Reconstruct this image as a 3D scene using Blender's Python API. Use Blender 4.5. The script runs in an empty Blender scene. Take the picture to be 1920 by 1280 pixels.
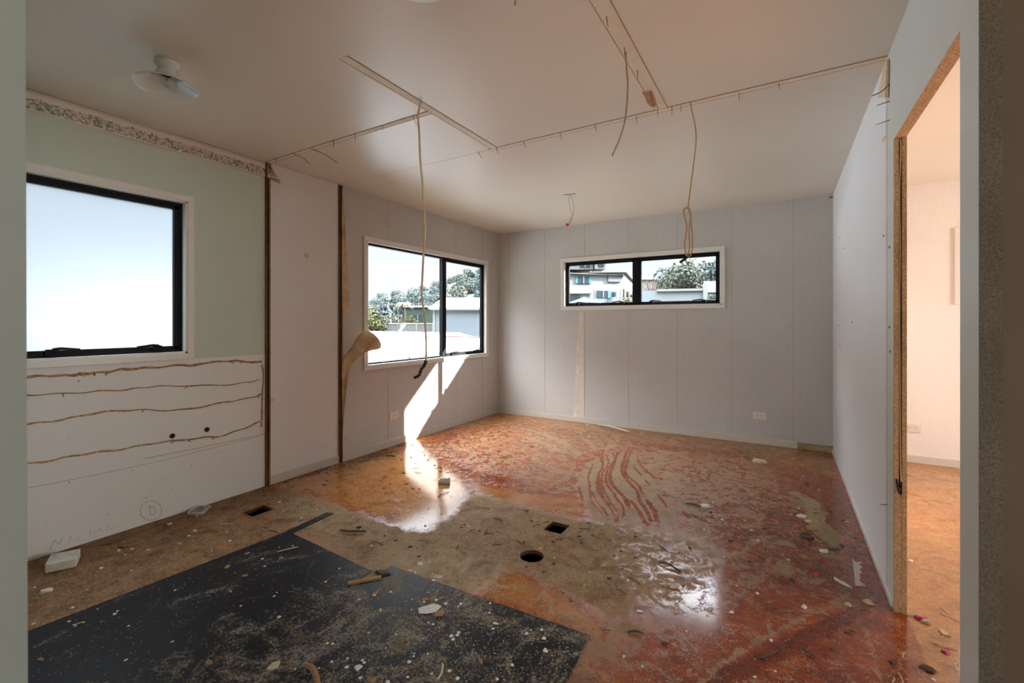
import bpy, bmesh, math, random
import numpy as np
from mathutils import Vector, Matrix
random.seed(7); rng = np.random.RandomState(7)
C = bpy.context.scene.collection
sc = bpy.context.scene
PI = math.pi

# ------------------------------------------------------------------ camera
F_PX, CX, HOR, HC, TH = 851.0, 960.0, 604.0, 1.213, math.radians(30.8)
cam = bpy.data.objects.new('camera', bpy.data.cameras.new('camera')); C.objects.link(cam)
cam.location = (0, 0, HC); cam.rotation_euler = (PI / 2, 0, TH)
cam.data.sensor_width = 36; cam.data.lens = 36 * F_PX / 1920
cam.data.shift_y = (HOR - 640) / 1920; cam.data.clip_start = 0.02; cam.data.clip_end = 2000
cam.data.dof.use_dof = True; cam.data.dof.focus_distance = 4.2; cam.data.dof.aperture_fstop = 5.0
sc.camera = cam
# ------------------------------------------------------------------ exposure
sc.view_settings.view_transform = 'Standard'; sc.view_settings.look = 'None'
sc.view_settings.gamma = 1; sc.view_settings.use_curve_mapping = False
sc.view_settings.exposure = 0.98
# ------------------------------------------------------------------ sky
SKY_STRENGTH = 0.70; SKY_HIGH = 18.0   # unseen overhead sky boosted to light the room; pale near the horizon
w = bpy.data.worlds.new('sky'); sc.world = w; w.use_nodes = True
nt = w.node_tree; nt.nodes.clear()
def wn(t, **k):
    n = nt.nodes.new(t)
    for a, b in k.items(): setattr(n, a, b)
    return n
out = wn('ShaderNodeOutputWorld'); bg = wn('ShaderNodeBackground'); tc = wn('ShaderNodeTexCoord')
sep = wn('ShaderNodeSeparateXYZ'); nt.links.new(tc.outputs['Generated'], sep.inputs[0])
rp = wn('ShaderNodeValToRGB'); nt.links.new(sep.outputs['Z'], rp.inputs[0])
e = rp.color_ramp.elements
e[0].position = 0.0; e[0].color = (0.60, 0.58, 0.55, 1)
e[1].position = 0.012; e[1].color = (0.80, 0.86, 0.90, 1)
x = e.new(0.12); x.color = (0.74, 0.87, 0.93, 1)
x = e.new(0.5); x.color = (0.80, 0.88, 0.99, 1)
ns = wn('ShaderNodeTexNoise'); ns.inputs['Scale'].default_value = 3.0; ns.inputs['Detail'].default_value = 6
mp = wn('ShaderNodeMapping'); mp.inputs['Scale'].default_value = (1, 1, 4)
nt.links.new(tc.outputs['Generated'], mp.inputs[0]); nt.links.new(mp.outputs[0], ns.inputs['Vector'])
cr = wn('ShaderNodeValToRGB'); cr.color_ramp.elements[0].position = 0.47; cr.color_ramp.elements[1].position = 0.7
nt.links.new(ns.outputs[0], cr.inputs[0])
mx = wn('ShaderNodeMix', data_type='RGBA'); nt.links.new(cr.outputs[0], mx.inputs[0])
nt.links.new(rp.outputs[0], mx.inputs[6]); mx.inputs[7].default_value = (0.95, 0.97, 0.98, 1)
up = wn('ShaderNodeMapRange'); up.inputs[1].default_value = 0.34; up.inputs[2].default_value = 0.85; up.inputs[3].default_value = SKY_STRENGTH; up.inputs[4].default_value = SKY_HIGH
nt.links.new(sep.outputs['Z'], up.inputs[0]); nt.links.new(mx.outputs[2], bg.inputs[0]); nt.links.new(up.outputs[0], bg.inputs[1])
nt.links.new(bg.outputs[0], out.inputs[0])
# ------------------------------------------------------------------ sun
SUN_EL = 0.49   # tangent of the elevation
sl = bpy.data.lights.new('sun', 'SUN'); sl.energy = 20.0; sl.angle = math.radians(0.7); sl.color = (1, 0.965, 0.91)
so = bpy.data.objects.new('sun', sl); C.objects.link(so)
so.rotation_euler = Vector((-0.829, -0.559, -SUN_EL)).to_track_quat('-Z', 'Y').to_euler()
# ------------------------------------------------------------------ added fill lamps outside unseen openings, rear and side room
def area(name, loc, target, sx, sy, power, col):
    l = bpy.data.lights.new(name, 'AREA'); l.shape = 'RECTANGLE'; l.size = sx; l.size_y = sy; l.energy = power; l.color = col
    o = bpy.data.objects.new(name, l); C.objects.link(o); o.location = loc
    o.rotation_euler = (Vector(target) - Vector(loc)).to_track_quat('-Z', 'Y').to_euler()
    return o
area('added_rear_fill', (0.3, -2.75, 1.5), (0.3, 3, 1.3), 2.3, 1.1, 26, (0.90, 0.96, 1))
area('added_side_fill', (4.55, 3.4, 1.5), (1, 3.4, 1.2), 1.8, 1.1, 56, (0.98, 0.98, 0.94))

# ------------------------------------------------------------------ room numbers
XL, XR, YB, ZC, TW = -3.29, 0.403, 5.155, 2.4, 0.04
XR2 = XR + TW
def ray(px):
    t = (px - CX) / F_PX
    return Vector((-math.sin(TH) + t * math.cos(TH), math.cos(TH) + t * math.sin(TH), 0))
def at(px, py, d):
    r = ray(px) * d; return Vector((r.x, r.y, HC + (HOR - py) * d / F_PX))
def fl(px, py, z=0.0): return at(px, py, (HC - z) * F_PX / (py - HOR))
def cl(px, py, z=ZC): return at(px, py, (z - HC) * F_PX / (HOR - py))
def lw(px, py, off=0.0): return at(px, py, (XL + off) / ray(px).x)
def bw(px, py, off=0.0): return at(px, py, (YB - off) / ray(px).y)
def rw(px, py, off=0.0): return at(px, py, (XR - off) / ray(px).x)
def srgb(r, g, b):
    f = lambda c: (c / 255) / 12.92 if c <= 10 else (((c / 255) + 0.055) / 1.055) ** 2.4
    return (f(r), f(g), f(b), 1)

# ------------------------------------------------------------------ object helpers
def tag(o, label=None, cat=None, group=None, kind=None):
    if label: o['label'] = label
    if cat: o['category'] = cat
    if group: o['group'] = group
    if kind: o['kind'] = kind
    return o
def empty(name, loc=(0, 0, 0), rz=0):
    o = bpy.data.objects.new(name, None); C.objects.link(o); o.location = loc; o.rotation_euler = (0, 0, rz)
    o.empty_display_size = 0.1
    return o
class MB:
    def __init__(s): s.v = []; s.f = []; s.m = []
    def add(s, vs, fs, mi=0):
        n = len(s.v); s.v += [tuple(p) for p in vs]; s.f += [tuple(i + n for i in f) for f in fs]; s.m += [mi] * len(fs); return s
    def box(s, a, b, mi=0):
        (x0, y0, z0), (x1, y1, z1) = a, b
        x0, x1 = min(x0, x1), max(x0, x1); y0, y1 = min(y0, y1), max(y0, y1); z0, z1 = min(z0, z1), max(z0, z1)
        vs = [(x0, y0, z0), (x1, y0, z0), (x1, y1, z0), (x0, y1, z0), (x0, y0, z1), (x1, y0, z1), (x1, y1, z1), (x0, y1, z1)]
        return s.add(vs, [(0, 3, 2, 1), (4, 5, 6, 7), (0, 1, 5, 4), (1, 2, 6, 5), (2, 3, 7, 6), (3, 0, 4, 7)], mi)
    def tube(s, pts, r, seg=8, mi=0, cap=True, flat=1.0):
        pts = [Vector(p) for p in pts]; n = len(pts); rs = r if isinstance(r, (list, tuple)) else [r] * n
        up = None; rings = []
        for i in range(n):
            d = (pts[min(i + 1, n - 1)] - pts[max(i - 1, 0)])
            if d.length < 1e-9: d = Vector((0, 0, 1))
            d.normalize()
            if up is None:
                up = Vector((0, 0, 1)) if abs(d.z) < .9 else Vector((1, 0, 0))
            a = d.cross(up).normalized(); b = a.cross(d).normalized(); up = b
            rings.append([pts[i] + (a * math.cos(2 * PI * k / seg) + b * math.sin(2 * PI * k / seg) * flat) * rs[i] for k in range(seg)])
        vs = [p for rg in rings for p in rg]; fs = []
        for i in range(n - 1):
            for k in range(seg):
                k2 = (k + 1) % seg
                fs.append((i * seg + k, i * seg + k2, (i + 1) * seg + k2, (i + 1) * seg + k))
        if cap: fs.append(tuple(range(seg))[::-1]); fs.append(tuple((n - 1) * seg + k for k in range(seg)))
        return s.add(vs, fs, mi)
    def lathe(s, prof, c=(0, 0, 0), seg=48, mi=0):
        vs = []; fs = []; n = len(prof)
        for r, z in prof:
            for k in range(seg):
                a = 2 * PI * k / seg; vs.append((c[0] + r * math.cos(a), c[1] + r * math.sin(a), c[2] + z))
        for i in range(n - 1):
            for k in range(seg):
                k2 = (k + 1) % seg; fs.append((i * seg + k, i * seg + k2, (i + 1) * seg + k2, (i + 1) * seg + k))
        return s.add(vs, fs, mi)
    def prism(s, poly, z0, z1, mi=0):
        n = len(poly)
        vs = [(p[0], p[1], z0) for p in poly] + [(p[0], p[1], z1) for p in poly]
        fs = [tuple(range(n))[::-1], tuple(range(n, 2 * n))] + [(i, (i + 1) % n, n + (i + 1) % n, n + i) for i in range(n)]
        return s.add(vs, fs, mi)
    def build(s, name, mats, parent=None, smooth=False, bevel=0, world=True):
        me = bpy.data.meshes.new(name)
        vs = s.v
        if parent is not None and world:
            inv = parent.matrix_basis.inverted() if parent.parent is None else (parent.parent.matrix_basis @ parent.matrix_basis).inverted()
            vs = [tuple(inv @ Vector(v)) for v in vs]
        me.from_pydata(vs, [], s.f)
        mats = mats if isinstance(mats, (list, tuple)) else [mats]
        for m in mats: me.materials.append(m)
        me.polygons.foreach_set('material_index', s.m)
        if smooth: me.polygons.foreach_set('use_smooth', [True] * len(s.f))
        me.update(); 
        bm = bmesh.new(); bm.from_mesh(me); bmesh.ops.recalc_face_normals(bm, faces=bm.faces); bm.to_mesh(me); bm.free()
        o = bpy.data.objects.new(name, me); C.objects.link(o)
        if parent is not None: o.parent = parent
        if bevel:
            b = o.modifiers.new('bevel', 'BEVEL'); b.width = bevel; b.segments = 2; b.limit_method = 'ANGLE'
        return o
def spline(pts, n=8):
    P = [Vector(p) for p in pts]; P = [2 * P[0] - P[1]] + P + [2 * P[-1] - P[-2]]; o = []
    for i in range(1, len(P) - 2):
        for k in range(n):
            t = k / n; a, b, c, d = P[i - 1:i + 3]
            o.append(0.5 * ((2 * b) + (c - a) * t + (2 * a - 5 * b + 4 * c - d) * t * t + (3 * b - a - 3 * c + d) * t ** 3))
    o.append(P[-2]); return o
def copy_tree(o, parent=None):
    c = o.copy(); C.objects.link(c)
    if parent is not None: c.parent = parent
    for ch in list(o.children): copy_tree(ch, c)
    return c

# ------------------------------------------------------------------ materials
class NT:
    def __init__(s, name):
        s.m = bpy.data.materials.new(name); s.m.use_nodes = True; s.t = s.m.node_tree
        s.p = s.t.nodes['Principled BSDF']; s.out = s.t.nodes['Material Output']
    def n(s, t, ins=None, **k):
        nd = s.t.nodes.new(t)
        for a, b in k.items(): setattr(nd, a, b)
        for a, b in (ins or {}).items(): s.set(nd.inputs[a], b)
        return nd
    def set(s, sock, v):
        if isinstance(v, bpy.types.NodeSocket): s.t.links.new(v, sock)
        elif isinstance(v, bpy.types.Node): s.t.links.new(v.outputs[0], sock)
        else: sock.default_value = v
    def P(s, **k):
        for a, b in k.items(): s.set(s.p.inputs[a.replace('_', ' ')], b)
    def pos(s, scale=(1, 1, 1), loc=(0, 0, 0), src='Position'):
        g = s.n('ShaderNodeNewGeometry').outputs['Position'] if src == 'Position' else s.n('ShaderNodeTexCoord').outputs['Object']
        return s.n('ShaderNodeMapping', {0: g, 'Scale': scale, 'Location': loc}).outputs[0]
    def noise(s, vec, scale, detail=3, rough=0.5, dist=0):
        return s.n('ShaderNodeTexNoise', {'Vector': vec, 'Scale': scale, 'Detail': detail, 'Roughness': rough, 'Distortion': dist}).outputs[0]
    def ramp(s, fac, stops, interp='LINEAR'):
        r = s.n('ShaderNodeValToRGB', {0: fac}); el = r.color_ramp.elements; r.color_ramp.interpolation = interp
        while len(el) < len(stops): el.new(0.5)
        for q, (p, c) in zip(el, stops):
            q.position = p; q.color = c if isinstance(c, (tuple, list)) else (c, c, c, 1)
        return r.outputs[0]
    def mix(s, f, a, b, mode='MIX'):
        m = s.n('ShaderNodeMix', data_type='RGBA', blend_type=mode); s.set(m.inputs[0], f); s.set(m.inputs[6], a); s.set(m.inputs[7], b); return m.outputs[2]
    def math(s, op, a, b=0.0, c=None, clamp=False):
        m = s.n('ShaderNodeMath', operation=op); m.use_clamp = clamp; s.set(m.inputs[0], a); s.set(m.inputs[1], b)
        if c is not None: s.set(m.inputs[2], c)
        return m.outputs[0]
    def sstep(s, v, a, b):
        m = s.n('ShaderNodeMapRange', {0: v, 1: a, 2: b, 3: 0.0, 4: 1.0}); m.interpolation_type = 'SMOOTHSTEP'; return m.outputs[0]
    def bump(s, h, strength=0.2, dist=0.01):
        b = s.n('ShaderNodeBump', {'Height': h, 'Strength': strength, 'Distance': dist}); s.t.links.new(b.outputs[0], s.p.inputs['Normal'])
def mat(name, col, rough=0.6, var=0.06, scale=6, bump=0.0, bscale=60, metal=0, spec=0.5, detail=4, src='Object', stretch=(1, 1, 1), **k):
    M = NT(name); v = M.pos(stretch, src=src)
    n = M.noise(v, scale, detail)
    c = Vector(col[:3]); lo = tuple(c * (1 - var)) + (1,); hi = tuple(min(1, q) for q in c * (1 + var)) + (1,)
    M.P(Base_Color=M.ramp(n, [(0.3, lo), (0.7, hi)]), Roughness=rough, Metallic=metal)
    M.p.inputs['Specular IOR Level'].default_value = spec
    if bump: M.bump(M.noise(v, bscale, 3), bump, 0.004)
    for a, b in k.items(): M.p.inputs[a.replace('_', ' ')].default_value = b
    return M.m
# ------------------------------------------------------------------ material library
def wallpaper_mat(name, col, streak=(80, 80, 9), v=0.05, bump=0.25):
    M = NT(name); p = M.pos((1, 1, 1)); q = M.pos(streak)
    n1 = M.noise(p, 1.3, 3); n2 = M.noise(q, 1.0, 4, 0.7); n3 = M.noise(p, 160, 2)
    c = Vector(col[:3])
    a = M.ramp(n1, [(0.3, tuple(c * 0.96) + (1,)), (0.7, tuple(c * 1.02) + (1,))])
    b = M.ramp(n2, [(0.35, (1 - v,) * 3 + (1,)), (0.65, (1, 1, 1, 1))])
    d = M.ramp(n3, [(0.4, (0.93, 0.93, 0.92, 1)), (0.55, (1, 1, 1, 1))])
    M.P(Base_Color=M.mix(1.0, M.mix(1.0, a, b, 'MULTIPLY'), d, 'MULTIPLY'), Roughness=0.75)
    M.p.inputs['Specular IOR Level'].default_value = 0.25
    M.bump(M.math('ADD', n2, n3), bump, 0.002); return M.m
def paint_mat(name, col, rough=0.5, scuff=0.05, spec=0.4):
    M = NT(name); p = M.pos(); n1 = M.noise(p, 0.9, 3); n2 = M.noise(M.pos((3, 3, 3)), 9, 5, 0.7); n3 = M.noise(p, 230, 2)
    c = Vector(col[:3])
    a = M.ramp(n1, [(0.3, tuple(c * 0.97) + (1,)), (0.7, tuple(c * 1.02) + (1,))])
    b = M.ramp(n2, [(0.25, (1 - scuff * 1.6, 1 - scuff * 1.7, 1 - scuff * 2, 1)), (0.4, (1, 1, 1, 1))])
    M.P(Base_Color=M.mix(1.0, a, b, 'MULTIPLY'), Roughness=rough)
    M.p.inputs['Specular IOR Level'].default_value = spec
    M.bump(n3, 0.08, 0.002); return M.m
def particle_mat(name, lo, mid, hi, scale=170, rough=0.8):
    M = NT(name); p = M.pos(); vo = M.n('ShaderNodeTexVoronoi', {'Vector': p, 'Scale': scale}); n = M.noise(p, scale * 0.6, 5, 0.7); n2 = M.noise(p, 5, 3)
    f = M.math('MULTIPLY_ADD', vo.outputs['Distance'], 0.5, M.math('MULTIPLY', n, 0.8))
    c = M.ramp(f, [(0.35, lo), (0.6, mid), (0.85, hi)])
    c2 = M.ramp(n2, [(0.3, (0.8, 0.76, 0.72, 1)), (0.7, (1.05, 1.02, 1, 1))])
    M.P(Base_Color=M.mix(1.0, c, c2, 'MULTIPLY'), Roughness=rough); M.bump(f, 0.5, 0.003); return M.m
def wood_mat(name, lo, hi, stretch=(40, 40, 1.5), rough=0.75):
    M = NT(name); n = M.noise(M.pos(stretch), 1.0, 5, 0.7, 0.6); n2 = M.noise(M.pos(), 9, 4)
    c = M.ramp(n, [(0.3, lo), (0.7, hi)]); c2 = M.ramp(n2, [(0.3, (0.6, 0.55, 0.5, 1)), (0.62, (1, 1, 1, 1))])
    M.P(Base_Color=M.mix(1.0, c, c2, 'MULTIPLY'), Roughness=rough); M.bump(n, 0.4, 0.003); return M.m

m_grey = wallpaper_mat('grey_wall_lining', srgb(204, 199, 194))
m_white_left = paint_mat('white_board', srgb(228, 223, 221), 0.45, 0.04)
m_lowboard = paint_mat('bare_white_board', srgb(230, 227, 223), 0.5, 0.07)
m_green = paint_mat('pale_green_paint', srgb(200, 208, 194), 0.45, 0.03)
m_right = paint_mat('white_wall_lining', srgb(238, 240, 242), 0.5, 0.03)
m_green2 = paint_mat('pale_sage_paint', srgb(216, 221, 216), 0.45, 0.03)
m_cream = wallpaper_mat('cream_wall_lining', srgb(238, 228, 222), v=0.03)
m_trim = paint_mat('white_gloss_trim', srgb(228, 222, 214), 0.3, 0.03)
m_base = paint_mat('cream_baseboard_paint', srgb(206, 197, 182), 0.4, 0.12)
m_join = mat('joint_line', srgb(168, 152, 134), 0.8)
m_strip = mat('pale_glue_paper', srgb(214, 202, 188), 0.8, 0.08, 14)
m_particle = particle_mat('particle_board', srgb(158, 126, 88), srgb(200, 168, 124), srgb(228, 204, 166))
m_particle_shaded = particle_mat('shaded_particle_edge', srgb(62, 54, 46), srgb(104, 94, 78), srgb(118, 108, 90), 260)  # beige board edge coloured darker for the dim hall side
m_rough_wood = wood_mat('rough_brown_wood', srgb(70, 40, 16), srgb(150, 104, 58))
m_tan_wood = wood_mat('tan_wood', srgb(96, 60, 28), srgb(172, 126, 74))
m_dark = mat('dark_gap', srgb(24, 16, 10), 0.9)
m_alu = mat('black_aluminium', srgb(12, 13, 16), 0.6, 0.1, 20, metal=0.0, spec=0.2)
m_alu2 = mat('dark_grey_handle', srgb(44, 46, 50), 0.4, 0.1, 20)
m_hall = mat('brown_hall_paint', srgb(104, 86, 68), 0.7, 0.1, 3, detail=5)
m_nail = mat('rusty_steel', srgb(62, 50, 44), 0.6, 0.3, 40, metal=0.3)
m_glue = NT('brown_glue'); _n = m_glue.noise(m_glue.pos(), 45, 4)
m_glue.P(Base_Color=m_glue.ramp(_n, [(0.3, srgb(120, 78, 30)), (0.55, srgb(184, 136, 72)), (0.8, srgb(214, 180, 128))]), Roughness=0.35); m_glue = m_glue.m
m_soil = mat('dark_soil', srgb(40, 32, 26), 1.0, 0.3, 4)
# ceiling: satin paint with brush ripples and the odd blister
M = NT('satin_ceiling_paint'); p = M.pos(); n1 = M.noise(p, 0.7, 2)
rip = M.noise(M.pos((5, 34, 1)), 1.0, 5, 0.6); fine = M.noise(p, 90, 3); blis = M.n('ShaderNodeTexVoronoi', {'Vector': p, 'Scale': 22.0, 'Randomness': 1.0}).outputs['Distance']
patch = M.sstep(M.noise(p, 1.6, 2), 0.50, 0.62)
bl = M.math('MULTIPLY', M.math('SUBTRACT', 1.0, M.sstep(blis, 0.08, 0.22)), patch)
c = M.ramp(n1, [(0.3, srgb(225, 216, 203)), (0.7, srgb(233, 224, 211))])
M.P(Base_Color=c, Roughness=0.4); M.p.inputs['Specular IOR Level'].default_value = 0.32
M.bump(M.math('ADD', M.math('MULTIPLY', rip, 0.5), M.math('ADD', M.math('MULTIPLY', fine, 0.12), M.math('MULTIPLY', bl, 0.25))), 0.12, 0.01)
m_ceil = M.m
# glass
def glass_mat(name, tint=(1, 1, 1, 1)):
    M = NT(name); M.t.nodes.remove(M.p)
    tr = M.n('ShaderNodeBsdfTransparent', {'Color': tint}); gl = M.n('ShaderNodeBsdfGlossy', {'Roughness': 0.0, 'Color': (1, 1, 1, 1)})
    fr = M.n('ShaderNodeLayerWeight', {'Blend': .5}); mx = M.n('ShaderNodeMixShader', {0: M.math('MULTIPLY_ADD', M.math('POWER', fr.outputs['Facing'], 5.0), .9, .07, clamp=True), 1: tr, 2: gl})
    M.t.links.new(mx.outputs[0], M.out.inputs[0]); return M.m
m_glass = glass_mat('clear_glass', (0.97, 0.985, 0.98, 1))
M = NT('frosted_glass'); M.t.nodes.remove(M.p)
tl = M.n('ShaderNodeBsdfTranslucent', {'Color': (0.14, 0.16, 0.18, 1)}); rf = M.n('ShaderNodeBsdfRefraction', {'Color': (0.44, 0.463, 0.475, 1), 'Roughness': 0.75, 'IOR': 1.3})
bmp = M.n('ShaderNodeBump', {'Height': M.noise(M.pos(), 220, 2), 'Strength': 0.3, 'Distance': 0.002}); M.t.links.new(bmp.outputs[0], rf.inputs['Normal'])
mx = M.n('ShaderNodeMixShader', {0: 0.6, 1: tl, 2: rf}); M.t.links.new(mx.outputs[0], M.out.inputs[0]); m_frost = M.m

# ------------------------------------------------------------------ floor (one mesh; stain, colour and sanding dust as its own attributes)
FX = np.concatenate([np.arange(XL, 0.9, 0.0078), np.arange(0.9, 4.3, 0.1)])
FY = np.concatenate([np.arange(-2.5, 0.5, 0.15), np.arange(0.5, YB, 0.0078), [YB]])
# holes: square ones are (x0,x1,y0,y1), found from their corners
def rect_of(pxs):
    q = [fl(*p) for p in pxs]; xs = sorted(v.x for v in q); ys = sorted(v.y for v in q)
    return ((xs[0] + xs[1]) / 2, (xs[2] + xs[3]) / 2, (ys[0] + ys[1]) / 2, (ys[2] + ys[3]) / 2)
ET = 0.08
H1 = rect_of([(456, 961), (493, 947), (513, 953), (474, 969)])
H2 = rect_of([(1020, 992), (1037, 977), (1067, 985), (1052, 1002)])
hc = fl(997, 1042); HR = 0.062
def snap(arr, v):
    i = np.argmin(abs(arr - v)); arr[i] = v
for h in (H1, H2): snap(FX, h[0]); snap(FX, h[1]); snap(FY, h[2]); snap(FY, h[3])
GX, GY = np.meshgrid(FX, FY); ny, nx = GX.shape
def vnoise(X, Y, s, seed):
    r = np.random.RandomState(seed); T = r.rand(256, 256)
    u = X * s + 100; v = Y * s + 100; i = np.floor(u).astype(int); j = np.floor(v).astype(int); fu = u - i; fv = v - j
    fu = fu * fu * (3 - 2 * fu); fv = fv * fv * (3 - 2 * fv)
    g = lambda a, b: T[a % 256, b % 256]
    return (g(i, j) * (1 - fu) + g(i + 1, j) * fu) * (1 - fv) + (g(i, j + 1) * (1 - fu) + g(i + 1, j + 1) * fu) * fv
def fbm(X, Y, s, seed, o=4): return sum(vnoise(X, Y, s * 2 ** k, seed + k) / 2 ** k for k in range(o)) / sum(1 / 2 ** k for k in range(o))
W1 = (fbm(GX, GY, 7, 11) - .5) * 0.16; W2 = (fbm(GX, GY, 7, 31) - .5) * 0.16
def poly_mask(pxs, soft=0.03, warp=1.0, world=False):
    P = [(q[0], q[1]) for q in (pxs if world else [fl(*p) for p in pxs])]
    X = GX + W1 * warp; Y = GY + W2 * warp; ins = np.zeros(X.shape, bool); D = np.full(X.shape, 9.0)
    for k in range(len(P)):
        (x0, y0), (x1, y1) = P[k], P[(k + 1) % len(P)]
        if y0 != y1: 
            c = ((y0 > Y) != (y1 > Y)) & (X < (x1 - x0) * (Y - y0) / (y1 - y0) + x0); ins ^= c
        D = np.minimum(D, seg_d(X, Y, x0, y0, x1, y1))
    s = np.where(ins, D, -D); return np.clip(s / soft * .5 + .5, 0, 1)
def seg_d(X, Y, x0, y0, x1, y1):
    dx, dy = x1 - x0, y1 - y0; L = dx * dx + dy * dy + 1e-12
    t = np.clip(((X - x0) * dx + (Y - y0) * dy) / L, 0, 1); return np.hypot(X - x0 - t * dx, Y - y0 - t * dy)
def stroke(pxs, wd, soft=0.006, warp=0.0, taper=True):
    pts = spline([fl(*p) for p in pxs], 5); m = np.zeros(GX.shape); n = len(pts)
    X = GX + W1 * warp; Y = GY + W2 * warp
    x0 = min(p.x for p in pts) - .12; x1 = max(p.x for p in pts) + .12; y0 = min(p.y for p in pts) - .12; y1 = max(p.y for p in pts) + .12
    a, b = np.searchsorted(FX, [x0, x1]); c, d = np.searchsorted(FY, [y0, y1]); X = X[c:d, a:b]; Y = Y[c:d, a:b]; mm = m[c:d, a:b]
    for k in range(n - 1):
        ww = wd * (0.45 + 0.55 * math.sin(PI * (k + .5) / n)) if taper else wd
        mm[:] = np.maximum(mm, np.clip(1 - (seg_d(X, Y, pts[k].x, pts[k].y, pts[k + 1].x, pts[k + 1].y) - ww / 2) / soft, 0, 1))
    return m
Z = lambda v: np.full(GX.shape, float(v))
stain, red, dust, pale = Z(1), Z(.62), Z(.26), Z(0)
def put(a, m, v): a[:] = a * (1 - m) + v * m
big = fbm(GX, GY, 1.6, 5); red += (big - .5) * .5
# far strip and left bay: lighter orange varnish
m = poly_mask([(935, 772), (1562, 850), (1600, 905), (1400, 850), (1200, 830), (1060, 812), (935, 800), (860, 812), (700, 862), (640, 869)], .12); put(red, m, .14)
m = poly_mask([(505, 912), (640, 868), (757, 840), (860, 900), (860, 940), (800, 1000), (740, 985), (620, 940)], .08, .6); put(red, m, .10); put(dust, m, .16)
m = poly_mask([(860, 812), (950, 790), (1130, 815), (1260, 850), (1100, 850), (1080, 930), (1010, 930), (880, 885), (790, 845)], .10, 1.2); put(dust, m, .46); put(red, m, .5)
m = poly_mask([(880, 895), (1080, 930), (1100, 985), (900, 935)], .04, .3); put(red, m, .2); put(dust, m, .22)
m = poly_mask([(900, 885), (1040, 905), (1085, 935), (985, 925), (880, 905)], .04, .5); put(red, m, .6); put(dust, m, .34)
# right and near: deep red brown
m = poly_mask([(1300, 900), (1620, 930), (1680, 1135), (1800, 1280), (1200, 1280), (1340, 1080)], .2); put(red, m, .74); put(dust, m, .38)
m = poly_mask([(1400, 1090), (1680, 1140), (1800, 1280), (1120, 1280), (1180, 1180)], .12); put(red, m, .58); put(dust, m, .30)
m = poly_mask([(1560, 850), (1680, 1130), (1610, 1080), (1500, 900)], .10, .5); put(dust, m, .20)
# dusty wiped patch with swirls
m = poly_mask([(1088, 905), (1110, 860), (1160, 842), (1270, 845), (1420, 860), (1480, 905), (1400, 930), (1330, 990), (1250, 985), (1150, 985), (1100, 960)], .10, .8); put(dust, m, .52)
m = poly_mask([(1085, 905), (1105, 870), (1140, 850), (1185, 850), (1220, 900), (1260, 960), (1200, 985), (1150, 985), (1100, 960)], .03, .3); put(dust, m, .74)
# raw (never varnished) board under the old kitchen and hall lines
raw = poly_mask([(XL - .1, .3), (-2.46, .3), (-2.46, 1.97), (XL - .1, 1.97)], .02, .12, True); put(stain, raw, .04); put(dust, raw, .18); put(red, raw, .2)
band = poly_mask([(505, 912), (570, 922), (640, 950), (760, 990), (800, 998), (850, 962), (888, 924), (960, 940), (1060, 972), (1180, 985), (1290, 1005), (1345, 1035), (1320, 1085), (1230, 1130), (1190, 1190), (1110, 1280), (1065, 1280), (1105, 1195), (1135, 1185), (1125, 1150), (1060, 1112), (985, 1075), (900, 1045), (850, 1040), (790, 1045), (735, 1062), (690, 1065), (540, 1002)], .07, .4)
put(stain, band, .25); put(dust, band, .60); put(red, band, .35)
m = poly_mask([(1170, 970), (1290, 990), (1380, 1035), (1350, 1095), (1250, 1140), (1210, 1190), (1110, 1290), (1040, 1290), (1115, 1190), (1155, 1150), (1160, 1080)], .22, 1.0); put(dust, m, .50); put(stain, m, .72); put(red, m, .5)
m = poly_mask([(900, 930), (1060, 970), (1090, 1030), (1020, 1090), (900, 1040), (800, 1000)], .08, .6); put(dust, m * band, .42); put(stain, m * band, .05)
m = poly_mask([(880, 1058), (1000, 1085), (1060, 1115), (1125, 1155), (1130, 1190), (1100, 1190), (960, 1140), (860, 1105)], .05, .4); put(stain, m, .75); put(red, m, .12); put(dust, m, .30)
m = poly_mask([(725, 1045), (800, 1035), (890, 1035), (940, 1062), (880, 1100), (800, 1080), (735, 1062)], .10, .8); put(dust, m, .95); put(stain, m, .3); put(pale, m, .45)
R2 = lambda L: [(980 + a / 4.92, 780 + b / 4.92) for a, b in L]
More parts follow.
